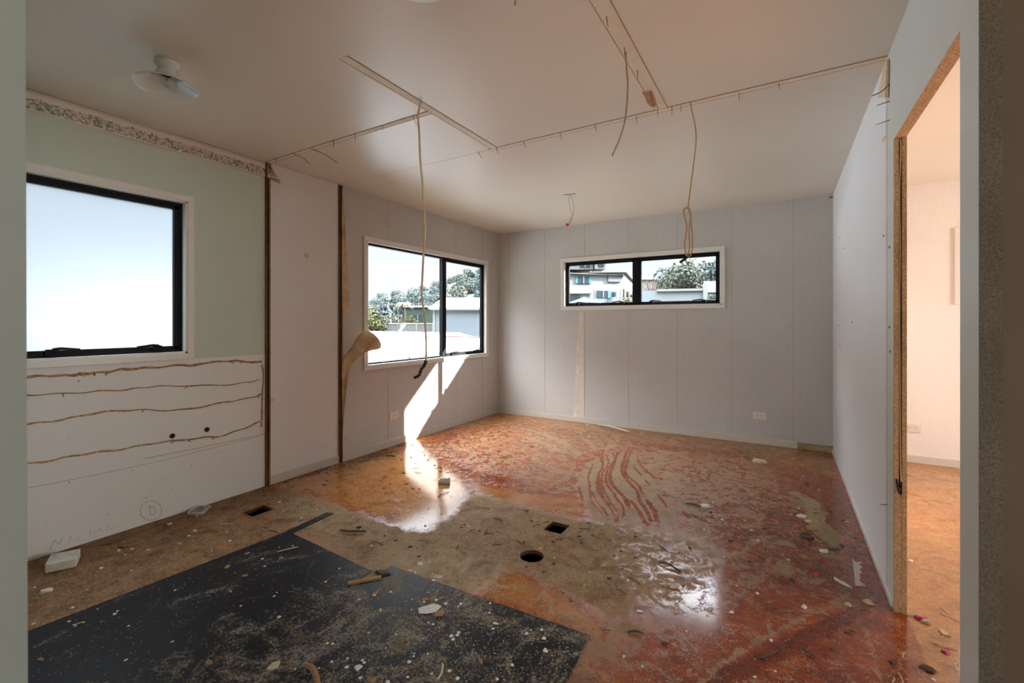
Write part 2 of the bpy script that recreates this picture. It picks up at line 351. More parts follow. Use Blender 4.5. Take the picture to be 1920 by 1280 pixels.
for L, wd in [([(650, 440), (605, 560), (615, 620), (620, 700), (640, 790), (720, 890), (780, 960)], .012), ([(735, 340), (740, 460), (700, 540), (710, 650), (740, 740), (800, 830), (850, 920), (850, 1000)], .02),
              ([(700, 340), (720, 400), (735, 470), (690, 560), (690, 680), (760, 790), (820, 860)], .008), ([(770, 350), (790, 430), (735, 530), (735, 640), (790, 760), (860, 860), (880, 930), (840, 1000)], .012),
              ([(830, 340), (850, 400), (780, 500), (770, 610), (830, 700), (890, 790), (930, 850), (920, 940)], .016), ([(875, 330), (850, 420), (810, 520), (815, 610), (870, 680), (940, 760), (965, 830)], .028),
              ([(815, 560), (840, 640), (920, 720), (980, 790), (985, 850)], .012), ([(985, 290), (945, 370), (915, 500), (975, 600), (1040, 680), (1080, 780), (1150, 880), (1180, 970)], .034),
              ([(1015, 290), (970, 400), (945, 520), (1015, 590), (1075, 650), (1105, 710)], .022), ([(1060, 380), (1085, 450), (1160, 520), (1225, 575)], .012), ([(1020, 460), (1090, 540), (1150, 610), (1180, 640)], .014),
              ([(510, 650), (540, 720), (545, 830), (560, 880)], .014), ([(1140, 770), (1200, 850), (1245, 970)], .038), ([(1330, 680), (1400, 750), (1430, 790)], .022), ([(1480, 880), (1560, 960), (1640, 1060)], .03),
              ([(1525, 850), (1600, 930), (1665, 1030)], .018), ([(1240, 720), (1300, 790), (1330, 850)], .014), ([(1000, 780), (1060, 860), (1110, 940), (1140, 990)], .03), ([(640, 700), (680, 780), (760, 880), (800, 960)], .01)]:
    m = stroke(R2(L), wd * .7, .009); put(dust, m, .10)
for L, wd in [([(0, 110), (200, 165), (390, 255), (520, 350)], .05), ([(460, 140), (600, 235), (700, 300), (885, 265)], .028), ([(20, 190), (150, 230), (320, 300), (420, 340)], .05), ([(1090, 340), (1300, 350), (1500, 330)], .03),
              ([(1210, 650), (1400, 640), (1600, 660)], .03), ([(900, 640), (1000, 680), (1020, 740)], .04), ([(1300, 660), (1420, 740), (1540, 850), (1600, 900)], .05), ([(1700, 720), (1780, 780), (1800, 800)], .04),
              ([(1330, 520), (1380, 600), (1400, 640)], .05), ([(1100, 560), (1200, 590), (1280, 600)], .04), ([(1350, 850), (1340, 900), (1300, 960)], .03), ([(1180, 480), (1260, 440), (1260, 380)], .03)]:
    m = stroke(R2(L), wd, .02, .25); put(dust, m, .74)
R3 = lambda L: [(1300 + a / 4.74, 840 + b / 4.74) for a, b in L]
for L, wd, v in [([(900, 400), (1010, 450), (1060, 500), (1080, 600), (1120, 720), (1190, 800)], .055, 1.0), ([(1130, 680), (1200, 760), (1250, 820)], .07, 1.0), ([(120, 400), (200, 440), (220, 480)], .04, .66), ([(450, 540), (520, 600), (600, 600)], .06, .6),
                 ([(400, 470), (560, 490), (700, 480)], .04, .55), ([(410, 700), (560, 690), (640, 720)], .03, .62), ([(500, 840), (640, 800), (830, 850)], .03, .58), ([(700, 420), (860, 440), (1000, 520)], .02, .62),
                 ([(780, 1040), (800, 1100)], .04, .6), ([(460, 1120), (520, 1170)], .03, .6), ([(860, 1060), (1000, 1120), (1180, 1200)], .04, .5), ([(1130, 900), (1250, 950)], .05, .6), ([(0, 640), (60, 720), (80, 760)], .05, .7), ([(60, 60), (300, 110), (540, 130)], .09, .5),
                 ([(420, 110), (430, 300)], .05, .45), ([(1150, 530), (1150, 600)], .02, .5)]:
    m = stroke(R3(L), wd, .03, .2); put(dust, m, v)
for L, wd, v in [([(1640, 1120), (1560, 1165), (1430, 1230), (1310, 1285)], .014, .7), ([(1600, 1110), (1500, 1160), (1400, 1215), (1330, 1260)], .012, .55), ([(1520, 1150), (1560, 1135), (1660, 1145)], .03, .45), ([(1624, 1180), (1640, 1240), (1650, 1275)], .002, .55)]:
    m = stroke(L, wd, .012, .05); put(dust, m, v)
m = stroke([(1625, 1135), (1540, 1180), (1400, 1250), (1340, 1285)], .05, .02, .05); put(dust, m, .0); put(red, m, .95)
m = poly_mask([(640, 1120), (685, 1062), (740, 1052), (760, 1075), (700, 1120)], .03, .1); put(stain, m, .0); put(dust, m, .7)
# far room: clean orange varnish
put(red, (GX > XR2).astype(float), .06); put(dust, (GX > XR2).astype(float), .12)
fm = bpy.data.meshes.new('floor')
idx = np.arange(nx * ny).reshape(ny, nx)
cxm = (GX[:-1, :-1] + GX[1:, 1:]) / 2; cym = (GY[:-1, :-1] + GY[1:, 1:]) / 2
keep = np.ones(cxm.shape, bool)
for h in (H1, H2): keep &= ~((cxm > h[0]) & (cxm < h[1]) & (cym > h[2]) & (cym < h[3]))
keep &= ~(np.hypot(cxm - hc.x, cym - hc.y) < HR)
faces = np.stack([idx[:-1, :-1][keep], idx[:-1, 1:][keep], idx[1:, 1:][keep], idx[1:, :-1][keep]], 1)
V = np.stack([GX, GY, np.zeros_like(GX)], -1).reshape(-1, 3).copy()
dr = np.hypot(V[:, 0] - hc.x, V[:, 1] - hc.y); cell = np.zeros((ny, nx), int)
cnt = np.zeros(nx * ny, int); np.add.at(cnt, faces.ravel(), 1)
edge = (cnt > 0) & (cnt < 4) & (dr < HR + .02); V[edge, 0] = hc.x + (V[edge, 0] - hc.x) / dr[edge] * HR; V[edge, 1] = hc.y + (V[edge, 1] - hc.y) / dr[edge] * HR
used = cnt > 0; remap = np.cumsum(used) - 1; V = V[used]; faces = remap[faces]
att = {k: a.reshape(-1)[used] for k, a in (('stain', stain), ('red', red), ('dust', dust), ('pale', pale))}
# lining of the cut holes, 22 mm deep, and the board's underside
extra_v, extra_f = [], []
def ring(pts):
    n0 = len(V) + len(extra_v); n = len(pts)
    for x, y in pts: extra_v.append((x, y, 0))
    for x, y in pts: extra_v.append((x, y, -.02))
    for k in range(n): extra_f.append((n0 + k, n0 + (k + 1) % n, n0 + n + (k + 1) % n, n0 + n + k))
for h in (H1, H2): ring([(h[0], h[2]), (h[1], h[2]), (h[1], h[3]), (h[0], h[3])])
ring([(hc.x + HR * math.cos(2 * PI * k / 48), hc.y + HR * math.sin(2 * PI * k / 48)) for k in range(48)])
V = np.concatenate([V, np.array(extra_v)]); faces = np.concatenate([faces, np.array(extra_f)])
fm.vertices.add(len(V)); fm.vertices.foreach_set('co', V.ravel().astype('f'))
fm.loops.add(len(faces) * 4); fm.loops.foreach_set('vertex_index', faces.ravel().astype('i'))
fm.polygons.add(len(faces)); fm.polygons.foreach_set('loop_start', np.arange(0, len(faces) * 4, 4, dtype='i'))
mi = np.zeros(len(faces), 'i'); mi[-len(extra_f):] = 1; 
fm.update(); fm.validate()
fm.polygons.foreach_set('material_index', mi)
for k, a in att.items():
    at_ = fm.attributes.new(k, 'FLOAT', 'POINT'); full = np.zeros(len(V), 'f'); full[:len(a)] = a; at_.data.foreach_set('value', full)
M = NT('varnished_particle_board_floor'); p = M.pos()
A = lambda n: M.n('ShaderNodeAttribute', attribute_name=n).outputs['Fac']
chip = M.n('ShaderNodeTexVoronoi', {'Vector': M.pos((1, 1, 1)), 'Scale': 150.0}); n_mid = M.noise(p, 14, 5, 0.65); n_fine = M.noise(p, 110, 4, 0.7); n_big = M.noise(p, 3.2, 4, 0.6, .5)
chipc = M.n('ShaderNodeSeparateColor', {0: chip.outputs['Color']}).outputs[0]
redf = M.math('ADD', A('red'), M.math('MULTIPLY', M.math('SUBTRACT', n_mid, .5), 1.0), clamp=True)
redf = M.math('ADD', redf, M.math('MULTIPLY', M.math('SUBTRACT', n_big, .5), .5), clamp=True)
varn = M.ramp(redf, [(0.0, srgb(192, 136, 72)), (0.3, srgb(178, 104, 44)), (0.6, srgb(148, 64, 22)), (1.0, srgb(106, 40, 16))])
varn = M.mix(M.math('MULTIPLY', M.sstep(n_fine, .52, .62), .35), varn, srgb(196, 122, 58))
varn = M.mix(M.math('MULTIPLY', chipc, .55), varn, M.mix(1.0, varn, srgb(120, 90, 70), 'MULTIPLY'))
rawc = M.ramp(M.math('MULTIPLY_ADD', chipc, .35, M.math('MULTIPLY', n_mid, .75)), [(0.25, srgb(88, 62, 40)), (0.5, srgb(132, 98, 68)), (0.8, srgb(160, 126, 92))])
st = M.sstep(M.math('ADD', A('stain'), M.math('ADD', M.math('MULTIPLY', M.math('SUBTRACT', n_fine, .5), 1.1), M.math('MULTIPLY', M.math('SUBTRACT', n_mid, .5), .9))), .2, .8)
base = M.mix(st, rawc, varn)
dn = M.math('ADD', M.math('MULTIPLY', M.noise(p, 11, 7, 0.72, 1.8), .62), M.math('MULTIPLY', n_fine, .40))
dth = M.math('ADD', A('dust'), M.math('MULTIPLY', M.math('SUBTRACT', dn, .5), 3.0))
dc = M.sstep(dth, .36, .78)
dcol = M.ramp(n_fine, [(0.3, srgb(128, 110, 82)), (0.7, srgb(170, 152, 120))])
col = M.mix(M.math('MULTIPLY', dc, .88), base, dcol)
col = M.mix(1.0, col, M.ramp(M.noise(p, 6.5, 6, .75, 1.0), [(0.36, (.62, .56, .52, 1)), (0.5, (.96, .95, .94, 1)), (0.7, (1.06, 1.06, 1.06, 1))]), 'MULTIPLY')
col = M.mix(M.math('MULTIPLY', A('pale'), M.sstep(n_mid, .4, .6)), col, srgb(190, 172, 150))
speck = M.sstep(M.noise(p, 75, 2, .5), .70, .74); col = M.mix(M.math('MULTIPLY', speck, .6), col, srgb(70, 50, 34))
# crumbs of plaster dust
vs = M.n('ShaderNodeTexVoronoi', {'Vector': p, 'Scale': 60.0}); vsc = M.n('ShaderNodeSeparateColor', {0: vs.outputs['Color']}).outputs[1]
crumb = M.math('MULTIPLY', M.math('LESS_THAN', vs.outputs['Distance'], .13), M.math('MULTIPLY', M.math('GREATER_THAN', vsc, .86), M.sstep(n_mid, .5, .62))); col = M.mix(M.math('MULTIPLY', crumb, .7), col, srgb(206, 196, 180))
rough = M.math('ADD', M.math('MULTIPLY', dc, .8), M.math('MULTIPLY', M.math('SUBTRACT', 1.0, st), .55), clamp=True)
rough = M.math('ADD', rough, M.math('MULTIPLY_ADD', n_fine, .14, .04), clamp=True)
M.P(Base_Color=col, Roughness=rough); M.set(M.p.inputs['Specular IOR Level'], M.math('MULTIPLY_ADD', M.math('MULTIPLY', st, M.math('SUBTRACT', 1.0, dc)), .5, .2))
M.bump(M.math('ADD', M.math('MULTIPLY', dc, .05), M.math('ADD', M.math('MULTIPLY', n_fine, .22), M.math('MULTIPLY', n_mid, .04))), 0.09, 0.004)
fm.materials.append(M.m); fm.materials.append(mat('cut_board_edge', srgb(84, 50, 26), .9, .3, 60))
fo = bpy.data.objects.new('floor', fm); C.objects.link(fo); tag(fo, kind='structure')
o = MB().box((XL - .3, -2.6, -.62), (4.5, YB + .2, -.6)).box((XL - .3, -2.6, -.6), (XL - ET, YB + .2, -.0)).box((4.35, -2.6, -.6), (4.5, YB + .2, -.0)).box((XL - .3, -2.7, -.6), (4.5, -2.5, -.0)).box((XL - .3, YB + ET, -.6), (4.5, YB + .3, -.0)).build('trim_9', m_soil); tag(o, kind='structure')  # underfloor earth; side walls raised to shut stray light out of the holes

# ------------------------------------------------------------------ walls and ceiling
def S(o): o['kind'] = 'structure'; return o
def wall_cells(mb, us, zs, holes, fn, face):
    for i in range(len(us) - 1):
        for j in range(len(zs) - 1):
            u, z = (us[i] + us[i + 1]) / 2, (zs[j] + zs[j + 1]) / 2
            if any(h[0] < u < h[1] and h[2] < z < h[3] for h in holes): continue
            face(mb, us[i], us[i + 1], zs[j], zs[j + 1], fn(u, z))
W1o = (0.26, 1.435, 1.014, 1.987); W2o = (2.901, 4.863, 0.806, 1.965); W3o = (-2.326, -0.548, 1.397, 1.964); W4o = (1.27, 3.0, 1.397, 1.964)
ST1 = (1.949, 1.984); ST2 = (2.594, 2.631)
def fnl(u, z):
    if u < ST1[0]: return 1 if z > 0.976 else 2
    if u < ST2[0]: return 3
    return 0
mb = MB()
wall_cells(mb, [-2.6, W1o[0], W1o[1], ST1[0], ST2[0], W2o[0], W2o[1], YB + ET], [0, W2o[2], 0.976, W1o[2], W2o[3], W1o[3], ZC + .02], [W1o, W2o], fnl,
           lambda mb, a, b, c, d, m: mb.box((XL - ET, a, c), (XL, b, d), m))
for k in range(-2, 6):
    y = 3.166 + .535 * k
    if y > ST2[1] + .2 and y < YB - .05:
        for z0, z1 in ([(0.07, W2o[2] - .05), (W2o[3] + .05, ZC)] if W2o[0] < y < W2o[1] else [(0.07, ZC)]):
            mb.box((XL, y - .0015, z0), (XL + .0012, y + .0015, z1), 4)
S(mb.build('wall_left', [m_grey, m_green, m_lowboard, m_white_left, m_join]))
mb = MB()
wall_cells(mb, [XL - ET, W3o[0], W3o[1], XR + .001], [0, W3o[2], W3o[3], ZC + .02], [W3o], lambda u, z: 0, lambda mb, a, b, c, d, m: mb.box((a, YB, c), (b, YB + ET, d), m))
for k in range(7):
    x = .087 - .535 * k
    for z0, z1 in ([(0.065, W3o[2] - .05), (W3o[3] + .05, ZC)] if W3o[0] < x < W3o[1] else [(0.065, ZC)]):
        mb.box((x - .0015, YB - .0012, z0), (x + .0015, YB, z1), 1)
S(mb.build('wall_back', [m_grey, m_join]))
mb = MB()
wall_cells(mb, [XR + .001, W4o[0], W4o[1], 4.35], [0, W4o[2], W4o[3], ZC + .02], [W4o], lambda u, z: 0, lambda mb, a, b, c, d, m: mb.box((a, YB, c), (b, YB + ET, d), m))
S(mb.build('wall_back_side_room', [m_cream]))
DO = (1.637, 2.477, -1, 1.985)
mb = MB()
def rface(mb, a, b, c, d, m):
    mb.box((XR, a, c), (XR + TW * .5, b, d), m); mb.box((XR + TW * .5, a, c), (XR2, b, d), 3)
wall_cells(mb, [1.504, 1.637, 2.477, 2.598, 2.64, YB], [0, 1.985, ZC + .02], [DO], lambda u, z: 1 if u < 2.598 else (2 if u < 2.64 else 0), rface)
mb.box((XR + .001, 1.637, 1.983), (XR2 - .001, 2.477, 1.985), 4)
mb.box((XR + .001, 1.637, 0), (XR2 - .001, 1.639, 1.985), 4); mb.box((XR, 1.5, 0), (XR2, 1.504, ZC), 5)
S(mb.build('wall_right', [m_right, m_green2, m_strip, m_cream, m_particle, m_particle_shaded]))
S(MB().box((XR2, 1.512, 0), (4.35, 1.552, ZC + .02)).build('wall_hall', m_hall))
mb = MB(); wall_cells(mb, [-2.6, 2.5, 4.3, YB + ET], [0, 0.9, 2.0, ZC + .02], [(2.5, 4.3, .9, 2.0)], lambda u, z: 0, lambda mb, a, b, c, d, m: mb.box((4.3, a, c), (4.35, b, d), m))  # unseen opening added to let the side fill lamp in
S(mb.build('wall_side_room', [m_cream]))
mb = MB(); wall_cells(mb, [XL - ET, -0.9, 1.5, 4.35], [0, 0.9, 2.0, ZC + .02], [(-0.9, 1.5, .9, 2.0)], lambda u, z: 0, lambda mb, a, b, c, d, m: mb.box((a, -2.55, c), (b, -2.5, d), m))  # rear opening, out of view, added for the fill lamp behind it
S(mb.build('wall_rear', [m_green2]))
# short partition whose end fills the left edge of the view
y0 = ray(45).y / ray(45).x * -1.0; y1 = ray(55).y / ray(55).x * -1.0
mb = MB(); mb.add([(-1.0, .10, 0), (-1.0, y1, 0), (-1.0, y0, ZC + .01), (-1.0, .10, ZC + .01), (XL, .10, 0), (XL, y1, 0), (XL, y0, ZC + .01), (XL, .10, ZC + .01)],
                  [(0, 1, 2, 3), (4, 7, 6, 5), (0, 4, 5, 1), (1, 5, 6, 2), (2, 6, 7, 3), (3, 7, 4, 0)])
S(mb.build('wall_partition', paint_mat('shaded_green_paint', srgb(178, 194, 186), 0.5, 0.03)))  # the pale green paint again, darkened to carry its shade
S(MB().box((XL - ET, -2.6, ZC), (4.35, YB + ET, ZC + .15)).build('ceiling', m_ceil))
# baseboards
S(MB().box((XL, ST1[1], 0), (XL + .011, ST2[0], .068)).box((XL, ST2[1], 0), (XL + .011, YB, .068)).build('baseboard_left', m_base, bevel=.002))
mb = MB().box((XL + .011, YB - .011, 0), (0.12, YB, .064)); S(mb.build('baseboard_back', m_base, bevel=.002))
S(MB().box((0.12, YB - .012, 0), (XR, YB, .060)).build('baseboard_back', wood_mat('stripped_baseboard', srgb(120, 92, 58), srgb(204, 184, 146), (3, 40, 40)), bevel=.002))
S(MB().box((XR - .008, 2.49, 0), (XR, YB, .03)).build('baseboard_right', m_trim, bevel=.002))
S(MB().box((XR2, YB - .011, 0), (4.3, YB, .064)).build('baseboard_side_room', m_base, bevel=.002))
# brown slots where partitions were pulled off the left wall
for k, (a, b) in enumerate((ST1, ST2)):
    mb = MB().box((XL, a, 0), (XL + .014, a + .011, ZC - .005), 0).box((XL, b - .013, 0), (XL + .014, b, ZC - .005), 1).box((XL, a + .011, 0), (XL + .003, b - .013, ZC - .005), 2)
    S(mb.build('trim_%d' % (k + 1), [m_rough_wood, m_tan_wood, m_dark], bevel=.0015))
# door jamb stud with a slot
mb = MB().box((XR, 2.455, 0), (XR + .014, 2.477, 1.983), 0).box((XR + .025, 2.455, 0), (XR2, 2.477, 1.983), 0).box((XR + .014, 2.472, 0.5), (XR + .025, 2.477, 1.983), 1).box((XR + .014, 2.457, 0), (XR + .025, 2.477, .52), 0)
S(mb.build('trim_3', [m_particle, m_dark]))
# scars left on the ceiling by the partitions
def scar(name, x0, x1, y0, y1, mt, along):
    mb = MB().box((x0, y0, ZC - .0015), (x1, y1, ZC), 0)
    if along == 'x': mb.box((x0, y0, ZC - .0022), (x1, y0 + .003, ZC), 1).box((x0, y1 - .002, ZC - .0022), (x1, y1, ZC), 1)
    else: mb.box((x0, y0, ZC - .0022), (x0 + .003, y1, ZC), 1).box((x1 - .002, y0, ZC - .0022), (x1, y1, ZC), 1)
    return S(mb.build(name, [mt, m_rough_edge]))
m_rough_edge = mat('torn_brown_edge', srgb(176, 146, 112), 0.85, 0.3, 30, detail=5)
m_scar = mat('bare_cream_board', srgb(232, 220, 200), 0.75, 0.07, 9)
m_scar2 = mat('bare_tan_board', srgb(228, 206, 174), 0.75, 0.08, 9)
scar('trim_4', -1.74, XR, 2.592, 2.632, m_scar, 'x')
S(MB().box((XL, 2.603, ZC - .0008), (-1.74, 2.609, ZC)).build('trim_10', mat('faint_ceiling_line', srgb(216, 204, 190), .6)))
scar('trim_5', XL, -1.715, 1.948, 1.985, m_scar, 'x')
scar('trim_6', -1.715, -1.665, 1.36, 2.592, m_scar, 'y')
scar('trim_7', -.612, -.545, .6, 2.592, m_scar, 'y')
# ------------------------------------------------------------------ windows
def window(name, axis, o, sashes, fixed, glass, mull=()):
    """axis 'L': opening in the left wall (u = Y); 'B': in the back wall (u = X). w = depth outward from the room face."""
    u0, u1, z0, z1 = o
    q = (lambda u, w_, z: (XL - w_, u, z)) if axis == 'L' else (lambda u, w_, z: (u, YB + w_, z))
    root = empty(name); S(root)
    def bx(mb, ua, ub, wa, wb, za, zb): return mb.box(q(ua, wa, za), q(ub, wb, zb))
    tw, tp = .037, -.016
    mb = MB()
    bx(mb, u0 - tw, u1 + tw, tp, 0, z1, z1 + tw); bx(mb, u0 - tw, u1 + tw, tp, 0, z0 - tw, z0); bx(mb, u0 - tw, u0, tp, 0, z0, z1); bx(mb, u1, u1 + tw, tp, 0, z0, z1)
    mb.build('window_trim', m_trim, root, bevel=.0025)
    D = .042; mb = MB()
    bx(mb, u0, u1, tp + .004, D, z1 - .012, z1); bx(mb, u0, u1, tp + .004, D, z0, z0 + .012); bx(mb, u0, u0 + .012, tp + .004, D, z0, z1); bx(mb, u1 - .012, u1, tp + .004, D, z0, z1)
    mb.build('window_lining', m_trim, root)
    a, b, c, d = u0 + .012, u1 - .012, z0 + .012, z1 - .012; fw = .020
    mb = MB(); w0, w1 = D - .012, ET - .002
    bx(mb, a, b, w0, w1, d - fw, d); bx(mb, a, b, w0, w1, c, c + fw * .7); bx(mb, a, a + fw * .8, w0, w1, c, d); bx(mb, b - fw * .8, b, w0, w1, c, d)
    for m_ in mull: bx(mb, m_ - .024, m_ + .024, w0, w1, c, d)
    mb.build('window_frame', m_alu, root, bevel=.0015)
    def pane(p, q0, q1, q2, q3, ww):
        mb = MB(); x = [q(q0, ww, q2), q(q1, ww, q2), q(q1, ww, q3), q(q0, ww, q3)]
        mb.add(x, [(0, 1, 2, 3)]); return mb.build('pane', glass, p)
    for (s0, s1) in sashes:
        mb = MB(); sw = .027; za, zb = c + fw * .7 - .004, d - fw + .004
        bx(mb, s0, s1, D - .008, D + .022, zb - sw, zb); bx(mb, s0, s1, D - .008, D + .022, za, za + sw); bx(mb, s0, s0 + sw, D - .008, D + .022, za, zb); bx(mb, s1 - sw, s1, D - .008, D + .022, za, zb)
        sa = mb.build('sash', m_alu, root, bevel=.0015)
        pane(sa, s0 + sw, s1 - sw, za + sw, zb - sw, D + .015)
        L = s1 - s0
        for uu, sg in ((s0 + L * .17, 1), (s1 - L * .17, -1)):
            mb = MB(); za2 = c + fw * .7
            bx(mb, uu - .022, uu + .022, D - .030, D - .008, za2 - .006, za2 + .030)
            mb.tube([q(uu, D - .038, za2 + .028), q(uu + sg * .03, D - .043, za2 + .034), q(uu + sg * .11, D - .036, za2 + .026)], [.010, .008, .005], 8)
            mb.build('window_latch', m_alu, root, bevel=.002)
    for (s0, s1) in fixed: pane(root, s0, s1, c + .012, d - .02, D + .03)
    return root
window('window_1', 'L', W1o, [(0.69, 1.407)], [(0.29, .665)], m_frost, (0.68,))
window('window_2', 'L', W2o, [(4.072, 4.836)], [(2.925, 4.03)], m_glass, (4.052,))
window('window_3', 'B', W3o, [(-2.298, -1.455), (-1.407, -.576)], [], m_glass, (-1.431,))
window('window_4', 'B', W4o, [(1.30, 2.12), (2.16, 2.97)], [], m_glass, (2.14,))
# ------------------------------------------------------------------ power points
m_plast = mat('cream_plastic', srgb(226, 214, 198), 0.35, 0.02); m_plast2 = mat('white_plastic', srgb(238, 232, 224), 0.3, 0.02)
def outlet(axis, c, label, wdt=.116, hgt=.072):
    if axis == 'B': M4 = lambda u, w_, z: (c.x + u, c.y - w_, c.z + z)
    else: M4 = lambda u, w_, z: (c.x + w_, c.y + u, c.z + z)
    root = empty('power_outlet', c); tag(root, label, 'power outlet')
    MB().box(M4(-wdt / 2, 0, -hgt / 2), M4(wdt / 2, .009, hgt / 2)).build('face_plate', m_plast, root, bevel=.002)
    for s in (-1, 1):
        MB().box(M4(s * .044 - .006, .009, .016), M4(s * .044 + .006, .0135, .030)).build('switch', m_plast2, root, bevel=.0015)
        mb = MB()
        for du, dz, ang in ((-.008, .004, .5), (.008, .004, -.5), (0, -.014, 0)):
            cc = math.cos(ang); si = math.sin(ang); L = .0042
            pts = [M4(s * .022 + du + t * L * si, .0093, dz + t * L * cc) for t in (-1, 1)]
            mb.tube(pts, .0013, 5)
        mb.build('socket_slots', m_dark, root)
    return root
p = bw(1424, 779); outlet('B', Vector((p.x, YB, p.z)), 'cream double power outlet low on the grey back wall')
p = lw(738, 779); outlet('L', Vector((XL, p.y, p.z)), 'cream power outlet low on the left wall beside the sun patch')
p = bw(1710, 802); outlet('B', Vector((p.x, YB, p.z)), 'double power outlet on the far wall seen through the doorway')
# ------------------------------------------------------------------ ceiling lights
m_opal = NT('opal_glass'); m_opal.P(Base_Color=srgb(232, 230, 226), Roughness=0.12); m_opal.p.inputs['Transmission Weight'].default_value = 0.12; m_opal.p.inputs['Coat Weight'].default_value = .5; m_opal = m_opal.m
m_cer = mat('white_ceramic', srgb(226, 218, 208), 0.3, 0.02)
p = cl(313, 116); lamp = empty('ceiling_light', (p.x, p.y, ZC)); tag(lamp, 'white fluted glass dish light hanging under the ceiling at upper left', 'ceiling light')
x, y = p.x, p.y
MB().lathe([(0.001, 0), (.046, 0), (.048, -.006), (.047, -.018), (.040, -.024), (.034, -.027), (.034, -.032), (.001, -.032)], (x, y, ZC)).build('ceiling_rose', m_cer, lamp, True)
MB().lathe([(a * .81 if a > .05 else a, b * 1.2) for a, b in [(.034, -.026), (.037, -.034), (.040, -.042), (.046, -.050), (.060, -.058), (.090, -.068), (.125, -.079), (.150, -.090), (.154, -.093), (.152, -.095), (.148, -.093), (.122, -.082), (.088, -.071), (.058, -.062), (.043, -.053), (.037, -.044), (.034, -.034)]], (x, y, ZC), 64).build('glass_shade', m_opal, lamp, True)
MB().lathe([(.001, -.03), (.016, -.03), (.016, -.066), (.001, -.067)], (x, y, ZC), 24).build('lamp_holder', m_dark, lamp, True)
bulb = MB().lathe([(.009, -.053), (.010, -.062), (.020, -.075), (.026, -.090), (.024, -.105), (.013, -.117), (.001, -.120)], (x, y, ZC), 24).build('bulb', m_glass, lamp, True)
MB().tube([(x - .004, y, ZC - .053), (x - .008, y, ZC - .082), (x, y, ZC - .086), (x + .008, y, ZC - .082), (x + .004, y, ZC - .053)], .0012, 6).build('filament', m_nail, bulb)
p = at(783, -37, (ZC - .09 - HC) * F_PX / (HOR + 37)); lamp = empty('ceiling_light', (p.x, p.y, ZC)); tag(lamp, 'shallow opal dish light cut off by the top edge of the photo', 'ceiling light')
MB().lathe([(.001, 0), (.060, 0), (.060, -.03), (.001, -.03)], (p.x, p.y, ZC)).build('ceiling_rose', m_cer, lamp, True)
MB().lathe([(.040, -.028), (.112, -.045), (.121, -.058), (.122, -.068), (.116, -.080), (.09, -.095), (.05, -.104), (.001, -.108)], (p.x, p.y, ZC), 64).build('glass_shade', m_cer, lamp, True)
q = Vector(p); MB().box((q.x + .05, q.y - .104, ZC - .085), (q.x + .058, q.y - .112, ZC - .06)).build('shade_clip', m_dark, lamp)
# ------------------------------------------------------------------ hanging cables
m_cable = mat('tan_cable', srgb(204, 174, 138), 0.5, 0.12, 18); m_cable2 = mat('brown_cable', srgb(184, 136, 84), 0.5, 0.12, 18); m_tape = mat('black_tape', srgb(30, 22, 22), 0.6, 0.3, 60)
m_wire = mat('pale_wire', srgb(206, 188, 166), 0.5); m_red = mat('red_connector', srgb(196, 40, 34), 0.4); m_white_cable = mat('cream_cable', srgb(216, 188, 150), 0.45, .05)
def hang(px, d0, label, r=.0042, m=None, tail=None, jit=.02, extra=None, tail_r=None):
    n = len(px); pts = [at(a, b, d0 + (math.sin(i * 1.7) * jit if i else 0)) for i, (a, b) in enumerate(px)]
    pts[0].z = ZC + .002
    root = empty('hanging_cable', pts[0]); tag(root, label, 'cable')
    MB().tube(spline(pts, 8), r, 8, flat=.75).build('cable_sheath', m or m_cable, root, True)
    for e_ in (extra or []):
        MB().tube(spline([at(a, b, d0 + math.sin(i * 2.1) * jit) for i, (a, b) in enumerate(e_)], 8), r * .9, 8).build('cable_loop', m or m_cable, root, True)
    if tail:
        tp_ = spline([at(a, b, d0 + (math.sin((n - 1) * 1.7) * jit if k == 0 and not extra else 0)) for k, (a, b) in enumerate(tail)], 6)
        MB().tube(tp_, tail_r or [r * (1.3 + .5 * math.sin(k * 2.3)) for k in range(len(tp_))], 8).build('taped_end', m_tape, root, True)
    return root
dA = 1.187 * F_PX / (HOR - 190)
hang([(790, 190), (784, 215), (786, 250), (788, 300), (792, 340), (794, 372), (796, 400), (797, 440), (794, 480), (792, 520), (791, 555), (796, 590), (798, 620), (799, 650), (799, 676)], dA,
     'long tan cable hanging in front of the left wall window with a black frayed end', .0062, m_cable, [(799, 676), (795, 686), (790, 692), (785, 704), (776, 708)])
hang([(1173, 97), (1175, 130), (1177, 160), (1175, 200), (1170, 235), (1160, 265), (1148, 291)], 1.187 * F_PX / (HOR - 97), 'short tan cable with a bare end hanging from the cream ceiling strip', .0048, mat('olive_tan_cable', srgb(150, 124, 90), .5))
dC = 1.187 * F_PX / (HOR - 192)
hang([(1294, 192), (1299, 215), (1304, 240), (1305, 265), (1302, 295), (1297, 335), (1293, 365), (1290, 388)], dC, 'brown cable hanging from the ceiling and looped up in front of the back window', .0042, m_cable2,
     [(1288, 481), (1285, 485), (1282, 487), (1279, 489), (1275, 492)], extra=[[(1291, 389), (1284, 391), (1282, 398), (1285, 412), (1288, 424), (1286, 440), (1284, 456), (1285, 472), (1288, 479), (1291, 474), (1293, 460), (1292, 440), (1293, 420), (1295, 405), (1293, 393), (1290, 388)],
                                                                                                                [(1290, 388), (1294, 402), (1296, 420), (1298, 440), (1298, 465), (1295, 478), (1291, 481), (1288, 481)]], jit=.008, tail_r=.0075)
dD = 1.187 * F_PX / (HOR - 364)
o = hang([(1067, 364), (1067, 380), (1069, 392), (1073, 402), (1069, 412), (1067, 421)], dD, 'small twin wire loop with a red tip hanging from the far ceiling', .003, m_wire, None, 0.0, extra=[[(1069, 364), (1073, 374), (1076, 388), (1075, 402), (1070, 414), (1066, 421)]])
